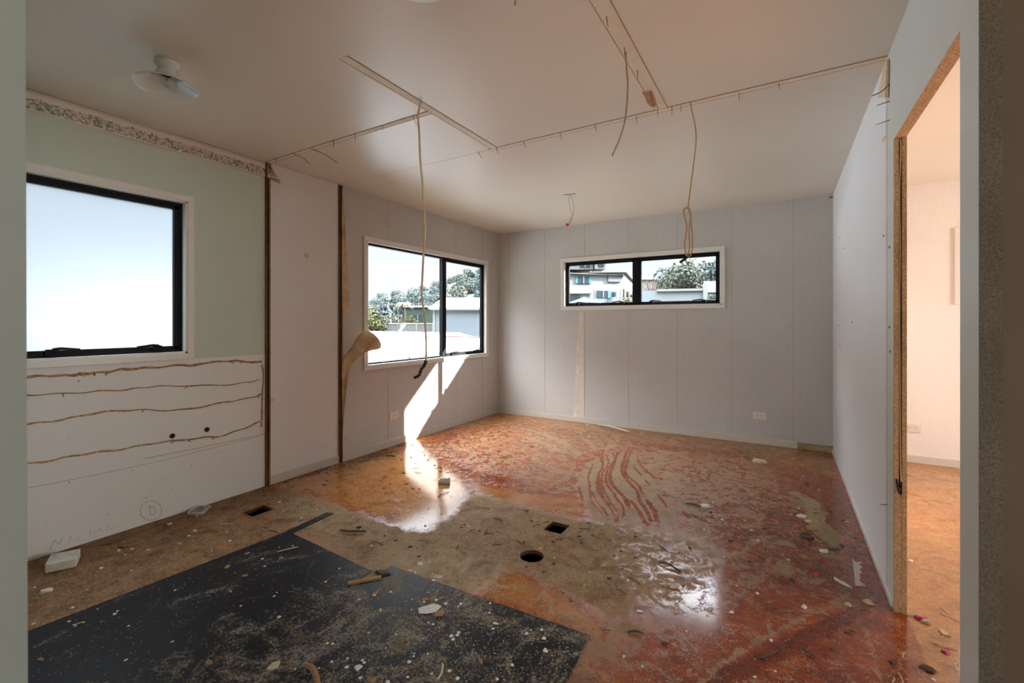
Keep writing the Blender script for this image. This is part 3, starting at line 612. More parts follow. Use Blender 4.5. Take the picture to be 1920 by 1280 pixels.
pr = at(1064, 421, dD); MB().box(pr - Vector((.014, .008, .010)), pr + Vector((.012, .008, .010))).build('red_tip', m_red, o, bevel=.002)
p0, p1 = cl(1057, 365), cl(1079, 363)
tag(MB().tube([p0 - Vector((0, 0, .002)), p1 - Vector((0, 0, .002))], .0022, 5).build('ceiling_slit', m_dark), kind='structure').name = 'trim_8'
hang([(966, -6), (966, 2), (965, 9)], 1.187 * F_PX / (HOR + 6), 'stub of brown cable poking down at the top edge of the photo', .0045, m_cable2, None, 0)
pts = [Vector((XR + .0195, 2.468, 1.99)), Vector((XR + .021, 2.458, 1.93)), Vector((XR + .018, 2.466, 1.75)), Vector((XR + .0205, 2.468, 1.5)), Vector((XR + .018, 2.466, 1.25)), Vector((XR + .020, 2.468, 1.0)), Vector((XR + .020, 2.466, .8)), Vector((XR + .021, 2.460, .6)), Vector((XR + .022, 2.449, .52))]
o = empty('jamb_cable', pts[0]); tag(o, 'cream cable running down the slot in the sawn doorway edge', 'cable')
MB().tube(spline(pts, 6), .0036, 8).build('cable_sheath', m_white_cable, o, True)
MB().tube(spline([pts[-1] + Vector((0, 0, .03)), Vector((XR + .020, 2.446, .50)), Vector((XR + .012, 2.446, .515)), Vector((XR + .005, 2.448, .56))], 6), .0035, 8).build('taped_end', m_tape, o, True)
# ------------------------------------------------------------------ nails left in ceiling and wall
def nail(a, b, label, group, name='nail', r=.0017, mid=None):
    a, b = Vector(a), Vector(b); o = empty(name, a); tag(o, label, 'nail' if name == 'nail' else name.split('_')[-1], group)
    pts = [a, b] if mid is None else spline([a, mid, b], 6)
    MB().tube(pts, [r] * (len(pts) - 1) + [r * .5], 6).build('shank', m_nail, o)
    return o
def cn(x0, y0, x1, y1):
    a = cl(x0, y0); d = 1.187 * F_PX / (HOR - y0); b = at(x1, y1, d); return a, b
for q in [(896, 284, 904, 298), (931, 277, 934, 288), (982, 265, 986, 277), (1050, 249, 1053, 262), (1115, 234, 1119, 247), (1193, 217, 1194, 231), (1233, 199, 1233, 219), (1260, 199, 1260, 215), (1277, 197, 1277, 210), (1386, 173, 1386, 189), (1460, 155, 1462, 168)]:
    nail(*cn(*q), 'bare nail poking down from the long ceiling strip that runs to the right wall', 'nails in the long ceiling strip')
for q in [(516, 296, 517, 310), (625, 263, 626, 278), (666, 249, 666, 265), (718, 235, 717, 244), (774, 217, 781, 235)]:
    nail(*cn(*q), 'bare nail poking down from the short ceiling strip near the left wall', 'nails in the short ceiling strip')
for q in [(1137, 30, 1140, 50), (1171, 89, 1172, 108), (1195, 131, 1196, 147), (1219, 172, 1225, 199)]:
    nail(*cn(*q), 'bare nail poking down from the tan ceiling strip near the top edge of the photo', 'nails in the tan ceiling strip')
for k, (a, m_, b) in enumerate([((548, 287), (566, 292), (581, 302)), ((583, 278), (610, 287), (634, 301))]):
    A_, M_, B_ = cl(*a) - Vector((0, 0, .002)), cl(*m_) - Vector((0, 0, .012)), cl(*b) - Vector((0, 0, .02))
    nail(A_, B_, ['shorter curved brown wire stuck to the ceiling above the pale wall panel', 'longer curved brown wire stuck to the ceiling above the pale wall panel'][k], None, 'bent_wire', .0018, M_)
for k, ((x0, y0), (x1, y1), mid) in enumerate([((1668, 158), (1634, 180), (1652, 172)), ((1668, 190), (1643, 198), None), ((1668, 225), (1642, 234), None)]):
    a = Vector((XR, 2.61, rw(x0, y0).z)); t = rw(x0, y0); a = Vector(t)
    d = (XR / ray(x0).x); b = at(x1, y1, d); mm = at(mid[0], mid[1], d) if mid else None
    nail(a, b, ['bent nail, the highest of three on the right wall by the ceiling', 'straight nail, the middle of three on the right wall near the ceiling', 'straight nail, the lowest of three on the right wall near the ceiling'][k], 'nails high on the right wall', 'nail', .002, mm)
for s, (yy, lst, nm) in enumerate([(ST1[1], [347, 392, 507, 579, 617, 661, 748], 'green'), (ST2[1], [402, 405, 468, 475, 542, 553, 609, 617, 677, 681, 743, 757, 822, 826], 'window')]):
    for y_ in lst:
        px_ = 507 if s == 0 else 640; a = lw(px_, y_, .012); a.y = yy - .01; b = a + Vector((.004, .032 if s == 0 else .05, .004 * ((y_ * 7) % 3 - 1)))
        nail(a, b, ['small nail sticking sideways from the brown slot beside the pale green wall', 'small nail sticking sideways from the brown slot beside the peeling wallpaper'][s], ['nails in the brown slot by the green wall', 'nails in the brown slot by the peeling wallpaper'][s], 'nail', .0013)
p = lw(509, 750, .016); o = tag(MB().tube([p + Vector((0, -.012, 0)), p + Vector((.006, 0, .004)), p + Vector((.004, .016, -.002))], [.006, .010, .004], 7).build('plaster_lump', m_strip, None, True), 'small grey plaster lump on the brown slot beside the pale green wall', 'plaster lump')
# ------------------------------------------------------------------ glue beads on the bare white board
def bead(px, label, r=.005, vertical=False):
    pts = spline([lw(a, b, .001) for a, b in px], 12); rs = []
    ph = random.random() * 9
    for k, q in enumerate(pts):
        rs.append(r * (0.85 + .25 * math.sin(k * .23 + ph) * math.sin(k * .11 + ph) + random.random() * .08)); q.z += .003 * math.sin(k * .31 + ph) + (random.random() - .5) * .001
    mb = MB().tube(pts, rs, 7)
    for k in range(len(pts) // 40):
        q = random.choice(pts); mb.tube([q, q + Vector((.003, random.uniform(-.012, .012), -.006)), q + Vector((.001, random.uniform(-.014, .014), -.018))], [r * .9, r * .7, r * .3], 6)
    return tag(mb.build('glue_bead', m_glue, None, True), label, 'glue bead')
bead([(30, 706), (60, 706), (90, 704), (120, 704), (142, 702), (155, 700), (175, 699), (200, 697), (225, 693), (250, 691), (280, 689), (310, 687), (345, 684), (365, 685), (385, 680), (410, 678), (435, 676), (460, 678), (490, 678)], 'topmost brown bead of dried glue across the white board under the frosted window', .0075)
bead([(30, 742), (60, 740), (110, 738), (160, 735), (200, 732), (240, 730), (270, 726), (300, 724), (350, 723), (400, 722), (440, 720), (465, 716), (487, 712)], 'second brown bead of dried glue from the top, the thinnest one', .0042)
bead([(30, 797), (60, 794), (100, 789), (140, 782), (180, 774), (220, 770), (260, 768), (300, 769), (340, 768), (380, 762), (420, 754), (450, 749), (475, 744), (491, 738)], 'third brown bead of dried glue from the top, on the white board', .0052)
bead([(30, 872), (60, 868), (100, 862), (140, 854), (180, 848), (220, 843), (260, 836), (300, 829), (340, 825), (380, 820), (410, 818), (440, 809), (465, 800), (488, 790)], 'lowest long brown bead of dried glue on the white board', .0055)
bead([(491, 684), (494, 700), (492, 735), (491, 760), (491, 785), (490, 800)], 'short upright bead of brown glue beside the brown slot', .0055)
wl = bpy.data.objects['wall_left']
for px_, nm in (((323, 817), 0), ((388, 805), 1)):
    p = lw(*px_, .001); mb = MB()
    for rr, dx, mi in ((.017, .001, 0), (.0125, .002, 1)):
        mb.add([(p.x + dx, p.y + rr * math.cos(2 * PI * k / 24), p.z + rr * math.sin(2 * PI * k / 24)) for k in range(24)], [tuple(range(24))], mi)
    tag(mb.build('pipe_hole', [mat('sooty_rim', srgb(120, 108, 96), .9, .2, 40), m_dark], wl), None)
m_pencil = mat('pencil_grey', srgb(128, 124, 122), 0.8)
mb = MB(); 
mb.tube(spline([lw(283 + 20.5 * math.cos(t * PI / 8 + 2) * (1 + .02 * math.sin(t)), 957 + 18 * math.sin(t * PI / 8 + 2) - (0), .0008) for t in range(18)], 4), .0009, 4)
mb.tube(spline([lw(a, b, .0008) for a, b in [(281, 948), (281, 956), (282, 966)]], 4), .001, 4); mb.tube(spline([lw(a, b, .0008) for a, b in [(280, 948), (286, 949), (292, 955), (291, 961), (284, 966)]], 5), .001, 4)
mb.build('pencil_letter', m_pencil, wl)
mb = MB(); mb.tube([lw(45, 916, .0006), lw(180, 890, .0006), lw(310, 862, .0006), lw(497, 815, .0006)], .0009, 4); mb.tube([lw(270, 860, .0006), lw(380, 838, .0006), lw(497, 813, .0006)], .0012, 4)
for a, b, c_, d in [(95, 1030, 102, 1012), (102, 1012, 112, 1020), (112, 1020, 118, 1005), (128, 1018, 134, 1004), (140, 1014, 150, 1008), (168, 1004, 170, 994), (176, 1000, 186, 990), (186, 990, 192, 996), (198, 994, 204, 984), (206, 992, 218, 986)]: mb.tube([lw(a, b, .0006), lw(c_, d, .0006)], .0008, 4)
mb.build('pencil_marks', m_pencil, wl)
mb = MB()
for a, b in [(248, 882), (130, 904), (297, 910), (302, 900), (313, 896), (322, 915), (274, 933), (251, 946), (359, 873), (345, 885), (345, 965), (424, 878), (203, 963), (147, 714), (495, 748), (415, 848), (356, 835)]:
    p = lw(a, b, .0008); rr = random.uniform(.0018, .0035); mb.add([(p.x, p.y + rr * math.cos(k), p.z + rr * math.sin(k)) for k in range(6)], [tuple(range(6))])
for a, b in [(513, 447), (514, 452), (551, 455), (590, 461), (591, 466), (592, 479), (619, 730), (593, 490), (600, 494), (596, 812)]:
    p = lw(a, b, .0008); rr = random.uniform(.0015, .003); mb.add([(p.x, p.y + rr * math.cos(k), p.z + rr * math.sin(k)) for k in range(6)], [tuple(range(6))])
mb.build('nail_holes', m_dark, wl)
# marks on the right wall
wr = bpy.data.objects['wall_right']; mb = MB()
for a, b in [(1575, 444), (1583, 464), (1575, 645), (1573, 609), (1668, 461), (1668, 611), (1669, 657), (1657, 440), (1598, 602)]:
    p = rw(a, b, .0008); mb.tube([p, p + Vector((0, .004, -.009))], .0022, 5)
mb.tube([rw(1650, 945, .0008), rw(1664, 946, .0008)], .0014, 5); mb.build('nail_holes', m_dark, wr)
mb = MB(); mb.add([rw(1657, 112, .002), rw(1667, 110, .002), rw(1666, 183, .002), rw(1645, 183, .002), rw(1651, 150, .002)], [(0, 1, 2, 3, 4)]); mb.build('torn_paper_patch', m_scar2, wr)
for nm, pg, mm in [('torn_paper_patch', [(1663, 112), (1667, 110), (1666, 183), (1659, 183)], m_rough_edge), ('torn_paper_patch', [(1653, 262), (1661, 252), (1662, 257), (1655, 268)], m_scar2)]:
    mb = MB(); mb.add([rw(a, b, .003) for a, b in pg], [tuple(range(len(pg)))]); mb.build(nm, mm, wr)
p = bw(1563, 353, .0); tag(MB().box((XR - .03, YB - .012, ZC - .03), (XR - .001, YB - .001, ZC - .018)).build('wood_sliver', m_rough_wood), 'tiny brown wood sliver in the top right corner of the back wall', 'wood sliver')
# pale torn paper strip on the back wall
wb = bpy.data.objects['wall_back']; mb = MB()
L = [bw(1087, 583), bw(1083, 640), bw(1079, 700), bw(1076, 745), bw(1074, 784)]; R_ = [bw(1094, 583), bw(1095, 640), bw(1095, 700), bw(1095, 745), bw(1096, 786)]
vs = []; 
for k in range(5): vs += [(L[k].x + random.uniform(-.008, .008), YB - .0012, L[k].z), (R_[k].x, YB - .0012, R_[k].z)]
mb.add(vs, [(2 * k, 2 * k + 1, 2 * k + 3, 2 * k + 2) for k in range(4)]); mb.build('pale_paper_strip', m_strip, wb)
mb = MB()
for pg in [[(1081, 700), (1083, 684), (1085, 692), (1083, 700)], [(1086, 690), (1082, 695), (1083, 702)], [(1076, 778), (1080, 772), (1081, 783)]]:
    mb.add([bw(a, b, .006) for a, b in pg], [tuple(range(len(pg)))])
mb.build('torn_paper_curl', m_scar, wb)
# round stub on the pale panel
p = lw(576, 479, 0); o = empty('wall_knob', p); tag(o, 'small round white knob on the pale wall panel', 'knob')
mb = MB()
def disc(mb, p, r, x0, x1, n=20): mb.tube([p + Vector((x0, 0, 0)), p + Vector((x1, 0, 0))], r, n)
disc(mb, p, .024, 0, .006); disc(mb, p, .014, .006, .018); mb.build('knob_body', m_plast2, o, True); mb = MB(); disc(mb, p, .004, .018, .019); mb.build('knob_bore', m_join, o)
# ------------------------------------------------------------------ floral wallpaper border
M = NT('floral_border_paper'); g = M.n('ShaderNodeNewGeometry').outputs['Position']; sp = M.n('ShaderNodeSeparateXYZ', {0: g})
y_, z_ = sp.outputs[1], sp.outputs[2]; uv = M.n('ShaderNodeCombineXYZ', {0: y_, 1: z_}).outputs[0]
vz = M.n('ShaderNodeMapRange', {0: z_, 1: 2.285, 2: 2.4, 3: 0.0, 4: 1.0}).outputs[0]
wob = M.noise(uv, 16, 3, .6); wv = M.mix(.10, uv, M.n('ShaderNodeTexNoise', {'Vector': uv, 'Scale': 40.0, 'Detail': 3.0}).outputs['Color'], 'LINEAR_LIGHT')
v1 = M.n('ShaderNodeTexVoronoi', {'Vector': uv, 'Scale': 62.0, 'Randomness': 1.0}); cc_ = M.n('ShaderNodeSeparateColor', {0: v1.outputs['Color']})
v2 = M.n('ShaderNodeTexVoronoi', {'Vector': uv, 'Scale': 170.0}); c2_ = M.n('ShaderNodeSeparateColor', {0: v2.outputs['Color']})
rose = M.ramp(v1.outputs['Distance'], [(0.0, srgb(176, 122, 108)), (0.16, srgb(206, 168, 154)), (0.34, srgb(228, 208, 196)), (0.52, srgb(190, 152, 140))])
leaf = M.ramp(c2_.outputs[0], [(0.0, srgb(88, 100, 86)), (0.4, srgb(130, 138, 120)), (1.0, srgb(186, 184, 168))])
flower = M.mix(M.math('GREATER_THAN', cc_.outputs[0], .40), rose, leaf); flower = M.mix(M.math('MULTIPLY', M.math('LESS_THAN', v2.outputs['Distance'], .12), .5), flower, srgb(128, 84, 76))
cream = srgb(226, 212, 198)
zone = M.math('MULTIPLY', M.sstep(vz, .08, .16), M.math('SUBTRACT', 1.0, M.sstep(M.math('ADD', vz, M.math('MULTIPLY', M.math('SUBTRACT', wob, .5), .5)), .56, .66)))
gaps = M.math('GREATER_THAN', M.math('ADD', M.noise(uv, 75, 4, .75), M.math('MULTIPLY', M.math('SUBTRACT', .5, v1.outputs['Distance']), .35)), .42)
col = M.mix(M.math('MULTIPLY', zone, gaps), cream, flower)
ln = M.math('ADD', M.math('LESS_THAN', vz, .035), M.math('GREATER_THAN', vz, .955), clamp=True); col = M.mix(ln, col, srgb(186, 142, 124))
M.P(Base_Color=col, Roughness=.6)
mb = MB(); cols = [(y, .002, 0, 0) for y in np.linspace(.216, 1.93, 12)] + [(1.955, .006, -.002, 0), (1.975, .014, -.006, -.002), (1.992, .026, -.010, -.006), (2.012, .034, -.016, -.012), (2.034, .036, -.022, -.03), (2.052, .026, -.030, -.045)]
vs = []
for k, (y, off, dz, dt) in enumerate(cols):
    for j in range(6):
        t = j / 5; z = 2.288 + t * (.108 + dt) + dz * (1 - t) + (.0015 * math.sin(y * 9))
        jag = (random.uniform(-.008, .008) if k == len(cols) - 1 else 0)
        vs.append((XL + off + (.006 * math.sin(t * 5) if off > .01 else 0), y + jag - (t * .05 if k > 14 else 0), z))
n = len(cols); fs = [(i * 6 + j, (i + 1) * 6 + j, (i + 1) * 6 + j + 1, i * 6 + j + 1) for i in range(n - 1) for j in range(5)]
mb.add(vs, fs); o = mb.build('wallpaper_border', M.m, None, True); tag(o, 'floral wallpaper border under the ceiling above the frosted window, curling at its end', 'wallpaper border')
sm = o.modifiers.new('solid', 'SOLIDIFY'); sm.thickness = .0008; sm.offset = 1
# ------------------------------------------------------------------ wallpaper peeling off beside the window
m_back = wood_mat('brown_paper_backing', srgb(214, 182, 140), srgb(230, 202, 162), (6, 6, 2), 0.85)
def sheet(name, rows, label):
    mb = MB(); vs = []; n = len(rows[0])
    for r_ in rows: vs += [tuple(lw(a, b, w_)) for a, b, w_ in r_]
    fs = [(i * n + j, i * n + j + 1, (i + 1) * n + j + 1, (i + 1) * n + j) for i in range(len(rows) - 1) for j in range(n - 1)]
    mb.add(vs, fs); o = mb.build(name, m_back, None, True); tag(o, label, 'peeling wallpaper')
    s = o.modifiers.new('subd', 'SUBSURF'); s.levels = s.render_levels = 2; s = o.modifiers.new('solid', 'SOLIDIFY'); s.thickness = .0015
    return o
sheet('peeling_wallpaper', [[(641, 352, .016), (641.5, 352, .018), (642, 352, .02)], [(641, 400, .016), (644, 400, .022), (646, 402, .03)], [(641, 450, .016), (645, 451, .024), (649, 453, .034)], [(641, 500, .016), (647, 501, .026), (652, 503, .036)],
                            [(641, 545, .016), (648, 546, .024), (655, 548, .030)], [(641, 587, .016), (648, 588, .024), (655, 588, .026)]], 'narrow brown flap of wallpaper peeling beside the slot, left of the clear window')
sheet('peeling_wallpaper', [[(670, 631, .016), (680, 621, .045), (690, 617, .06)], [(667, 636, .016), (686, 628, .10), (709, 632, .11)], [(664, 643, .016), (688, 640, .12), (716, 645, .10)], [(660, 650, .015), (683, 649, .11), (714, 655, .07)],
                            [(654, 658, .014), (671, 657, .07), (696, 656, .12)], [(648, 665, .012), (662, 665, .045), (679, 663, .09)], [(641, 674, .012), (652, 676, .035), (665, 675, .07)], [(641, 690, .012), (648, 690, .025), (656, 690, .05)], [(641, 711, .012), (647, 711, .02), (652, 711, .04)],
                            [(641, 744, .011), (644.5, 744, .015), (648, 744, .03)], [(641, 791, .010), (642.2, 791, .012), (643.7, 791, .02)], [(641, 845, .008), (641.6, 845, .009), (642.2, 845, .012)]], 'large tan flap of wallpaper curling out over the corner of the clear window')
# torn brown patch where the tan ceiling strip ends
mb = MB(); mb.add([cl(a, b) - Vector((0, 0, .003)) for a, b in [(1203, 172), (1222, 168), (1229, 186), (1232, 198), (1222, 200), (1213, 192), (1209, 180)]], [tuple(range(7))])
mb.build('torn_paper_patch', mat('torn_brown_paper', srgb(182, 138, 96), .85, .15, 30), bpy.data.objects['ceiling'])
# ------------------------------------------------------------------ outside: neighbours seen through the windows
def ex(r, g, b, k=.18): c = srgb(r, g, b); return (c[0] * k, c[1] * k, c[2] * k, 1)  # outdoor colours darkened to offset the boosted sky
def haze_mix(c, k=.25): return tuple(c[i] * (1 - k) + (.22, .27, .30)[i] * k for i in range(3)) + (1,)  # mixes pale distance haze into a surface colour
m_roofw = mat('white_metal_roof', srgb(178, 182, 186), 0.5, .03); m_clad = mat('pale_blue_cladding', ex(206, 216, 224), .6, .03); m_gshed = mat('green_cladding', ex(70, 110, 86), .6, .06)
m_hgrey = mat('house_pale_wall', ex(200, 210, 218), .7, .03); m_hwhite = mat('house_white_wall', ex(230, 228, 222), .7, .03); m_tile = mat('grey_brown_roof', ex(138, 128, 120), .8, .1)
m_teal = mat('teal_paint', ex(70, 176, 182), .6, .05); m_winb = mat('house_window_glass', ex(84, 108, 120), .2, .1); m_redl = mat('dull_red_flashing', ex(150, 74, 70), .6)
m_wf = mat('fence_white', ex(224, 226, 222), .6); m_trunk = mat('tree_bark', ex(96, 84, 70), .9, .15)
def leafm(nm, a, b): 
    M = NT(nm); oi = M.n('ShaderNodeTexNoise', {'Vector': M.pos(), 'Scale': 1.4, 'Detail': 3.0}).outputs[0]
    M.P(Base_Color=M.ramp(oi, [(0.3, tuple(q * .95 for q in a[:3]) + (1,)), (0.7, tuple(q * .95 for q in b[:3]) + (1,))]), Roughness=.9); M.p.inputs['Specular IOR Level'].default_value = .08; return M.m
m_leaf1 = leafm('dark_green_leaves', haze_mix(ex(52, 78, 52), .18), haze_mix(ex(96, 116, 70), .18)); m_leaf2 = leafm('olive_leaves', haze_mix(ex(112, 118, 76), .15), haze_mix(ex(150, 146, 98), .15)); m_leaf3 = leafm('yellow_green_leaves', ex(108, 116, 72), ex(148, 148, 104))
m_leaf4 = leafm('blue_green_leaves', haze_mix(ex(44, 74, 66), .2), haze_mix(ex(80, 106, 92), .2)); m_twig = leafm('pinkish_twigs', ex(150, 118, 100), ex(196, 160, 142))
m_ground = mat('dry_grass', ex(124, 122, 90), .95, .15, .3)
def foliage(n, rad, size, seed, lumps=9, squash=.8, cone=False):
    r = np.random.RandomState(seed); mb = MB(); ls = []
    for k in range(lumps):
        a = r.rand() * 2 * PI; rr = rad * .55 * math.sqrt(r.rand()); h = r.rand()
        R = rad * (.35 + .3 * r.rand())
        if cone: rr *= (1.05 - h); R = rad * (.25 + .5 * (1 - h)); h = h * 2.2
        ls.append((rr * math.cos(a), rr * math.sin(a), rad * (.25 + h * squash), R))
    for k in range(n):
        l = ls[r.randint(lumps)]; v = r.randn(3); v /= np.linalg.norm(v); c = np.array(l[:3]) + v * l[3] * (.75 + .3 * r.rand())
        a = r.randn(3); a /= np.linalg.norm(a); b = np.cross(a, v + r.randn(3) * .4); b /= np.linalg.norm(b) + 1e-9; s = size * (.6 + .8 * r.rand())
        mb.add([c + a * s, c + b * s, c - a * s, c - b * s], [(0, 1, 2, 3)])
    return mb
def tree(name, x, y, z, h, rad, m, label, group=None, n=1500, seed=1, cat='tree', cone=False, sz=.075, lumps=12):
    root = empty(name, (0, 0, 0)); tag(root, label, cat, group)
    foliage(n, rad, rad * sz, seed, lumps, (h / rad) * .5 if not cone else .8, cone).build('foliage', m, root)
    MB().tube([(0, 0, -4), (rad * .03, 0, h * .3), (0, rad * .03, h * .7)], [rad * .09, rad * .07, rad * .03], 8).build('trunk', m_trunk, root)
    root.location = (x, y, z); return root
def gp(px, d): r = ray(px) * d; return r.x, r.y
def zz(py, d): return HC + (HOR - py) * d / F_PX
# ground planes
S(MB().box((-400, -200, -3.2), (300, 600, -3.0)).build('outdoor_ground', m_ground))
# hill to the left
mb = MB(); NU, NV = 50, 16; vs = []
for j in range(NV):
    d = 75 + 130 * j / (NV - 1)
    for i in range(NU):
        px_ = 380 + 800 * i / (NU - 1); ridge = np.interp(px_, [380, 600, 690, 745, 800, 840, 880, 930, 1000, 1180], [560, 556, 566, 552, 540, 530, 512, 492, 500, 520])
        top = zz(ridge + 6, 205); q = gp(px_, d); t = j / (NV - 1); vs.append((q[0], q[1], -3 + (top + 3) * (t ** .9) + math.sin(i * .9 + j) * 1.2 * t))
mb.add(vs, [(j * NU + i, j * NU + i + 1, (j + 1) * NU + i + 1, (j + 1) * NU + i) for j in range(NV - 1) for i in range(NU - 1)])
S(mb.build('hillside', leafm('hillside_scrub', haze_mix(ex(70, 90, 60), .2), haze_mix(ex(110, 124, 84), .2)), None, True))
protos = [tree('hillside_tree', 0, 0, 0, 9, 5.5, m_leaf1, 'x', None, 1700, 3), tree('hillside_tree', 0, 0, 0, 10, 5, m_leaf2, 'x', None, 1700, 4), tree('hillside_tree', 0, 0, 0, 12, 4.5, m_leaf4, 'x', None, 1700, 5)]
uses = [0, 0, 0]; r_ = random.Random(3)
pts_ = []
for k in range(900):
    px_ = r_.uniform(650, 945); t = r_.random(); d = 80 + 124 * t
    ridge = np.interp(px_, [600, 690, 745, 800, 840, 880, 930, 1000], [556, 566, 552, 540, 530, 512, 492, 500]); top = zz(ridge + 6, 205)
    x, y = gp(px_, d)
    if len(pts_) > 150 or any(math.hypot(x - a, y - b) < 7.2 for a, b in pts_): continue
    pts_.append((x, y)); z = -3 + (top + 3) * (((d - 75) / 130) ** .9) - 1.5; ty = r_.choice([0, 0, 1, 2]); 
    o = protos[ty] if uses[ty] == 0 else copy_tree(protos[ty]); uses[ty] += 1
    o.location = (x, y, z); s_ = r_.uniform(.5, .68); o.scale = (s_,) * 3; o.rotation_euler = (0, 0, r_.random() * 6)
    o['label'] = ['dark green round tree on the wooded hill beyond the clear left window', 'olive green tree on the wooded hill beyond the clear left window', 'blue green tall tree on the wooded hill beyond the clear left window'][ty]; o['group'] = 'trees on the wooded hill'
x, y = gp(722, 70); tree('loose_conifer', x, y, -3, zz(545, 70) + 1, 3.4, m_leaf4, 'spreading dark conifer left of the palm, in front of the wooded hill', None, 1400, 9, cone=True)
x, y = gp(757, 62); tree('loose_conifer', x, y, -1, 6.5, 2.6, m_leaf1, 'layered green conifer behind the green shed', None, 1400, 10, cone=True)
# near bushes
for px_, d, top, rad, m_, lb in [(690, 27, 570, 1.25, m_leaf3, 'yellow green bush at the left edge of the clear window view'), (712, 31, 592, 1.0, m_leaf2, 'low olive bush behind the white railing, left of the palm'), (744, 34.5, 590, 1.0, m_leaf2, 'round olive bush below the palm'), (768, 31, 588, .75, m_leaf3, 'small yellow green shrub beside the green shed')]:
    x, y = gp(px_, d); zt = zz(top, d); tree('garden_bush', x, y, zt - rad * 1.5, rad * 1.6, rad, m_, lb, None, 2200, int(px_), 'bush', sz=.06)
x, y = gp(757, 33); o = empty('palm_tree', (x, y, zz(605, 33))); tag(o, 'pale palm tree beside the green shed', 'palm tree')
H_ = zz(577, 33) - zz(605, 33); MB().tube([(0, 0, -1.5), (.05, 0, H_ * .6), (0, 0, H_)], [.14, .12, .1], 8).build('trunk', m_trunk, o, world=False)
mb = MB()
for k in range(26):
    a = k * 2.4; L = .75; dr = .2 + .5 * ((k * 7) % 5) / 5; pts = [(0, 0, H_), (L * .5 * math.cos(a), L * .5 * math.sin(a), H_ + .45 - dr * .3), (L * math.cos(a), L * math.sin(a), H_ + .3 - dr)]
    mb.tube(pts, [.03, .07, .01], 4, flat=.3)
mb.build('fronds', mat('palm_fronds', ex(186, 182, 146), .8, .1), o, world=False)
# white metal roof right outside the clear window
cv = [gp(600, 5.2), gp(1010, 5.2), gp(1010, 21), gp(820, 23.5), gp(500, 26)]
tag_roof = empty('lean_to_roof'); tag(tag_roof, 'low white ribbed metal roof just outside the clear left window', 'roof')
mb = MB().prism([(-4.0, 2.2), gp(965, 13.6), gp(832, 15), gp(812, 20), gp(690, 25.5), gp(600, 25.5), (-26, 2.2)], .68, .72); mb.build('roof_sheet', m_roofw, tag_roof)
mb = MB()
for k in range(22): mb.box((-4.2 - k * .9, 2.3, .72), (-4.17 - k * .9, min(7.2 + k * 1.0, 17.5), .735))
mb.build('roof_ribs', m_roofw, tag_roof)
mb = MB(); a, b = gp(832, 15), gp(965, 13.6); mb.tube([(a[0], a[1], .74), (b[0], b[1], .74)], .035, 6); mb.build('red_flashing', m_redl, tag_roof)
a = gp(727, 9.5); MB().tube([(a[0], a[1], .7), (a[0] + .02, a[1] + .5, zz(606, 9.5))], .03, 8).build('vent_pipe', mat('grey_pipe', ex(150, 160, 164), .5), tag_roof)
# railing
a = Vector((*gp(722, 28), 0)); b = Vector((*gp(812, 28), 0)); zt, zb = zz(607, 28), zz(624, 28)
o = empty('balustrade'); tag(o, 'white slatted balustrade beyond the lean-to roof', 'railing')
for zq, rr in ((zt, .05), (zb, .05)): MB().tube([(a.x, a.y, zq), (b.x, b.y, zq)], rr, 6).build('rail', m_wf, o)
mb = MB()
for k in range(46): q = a.lerp(b, k / 45); mb.box((q.x - .02, q.y - .02, zb), (q.x + .02, q.y + .02, zt))
mb.build('balusters', m_wf, o)
for k in range(4): q = a.lerp(b, k / 3); MB().box((q.x - .06, q.y - .06, zb - .6), (q.x + .06, q.y + .06, zt + .04)).build('post', m_wf, o)
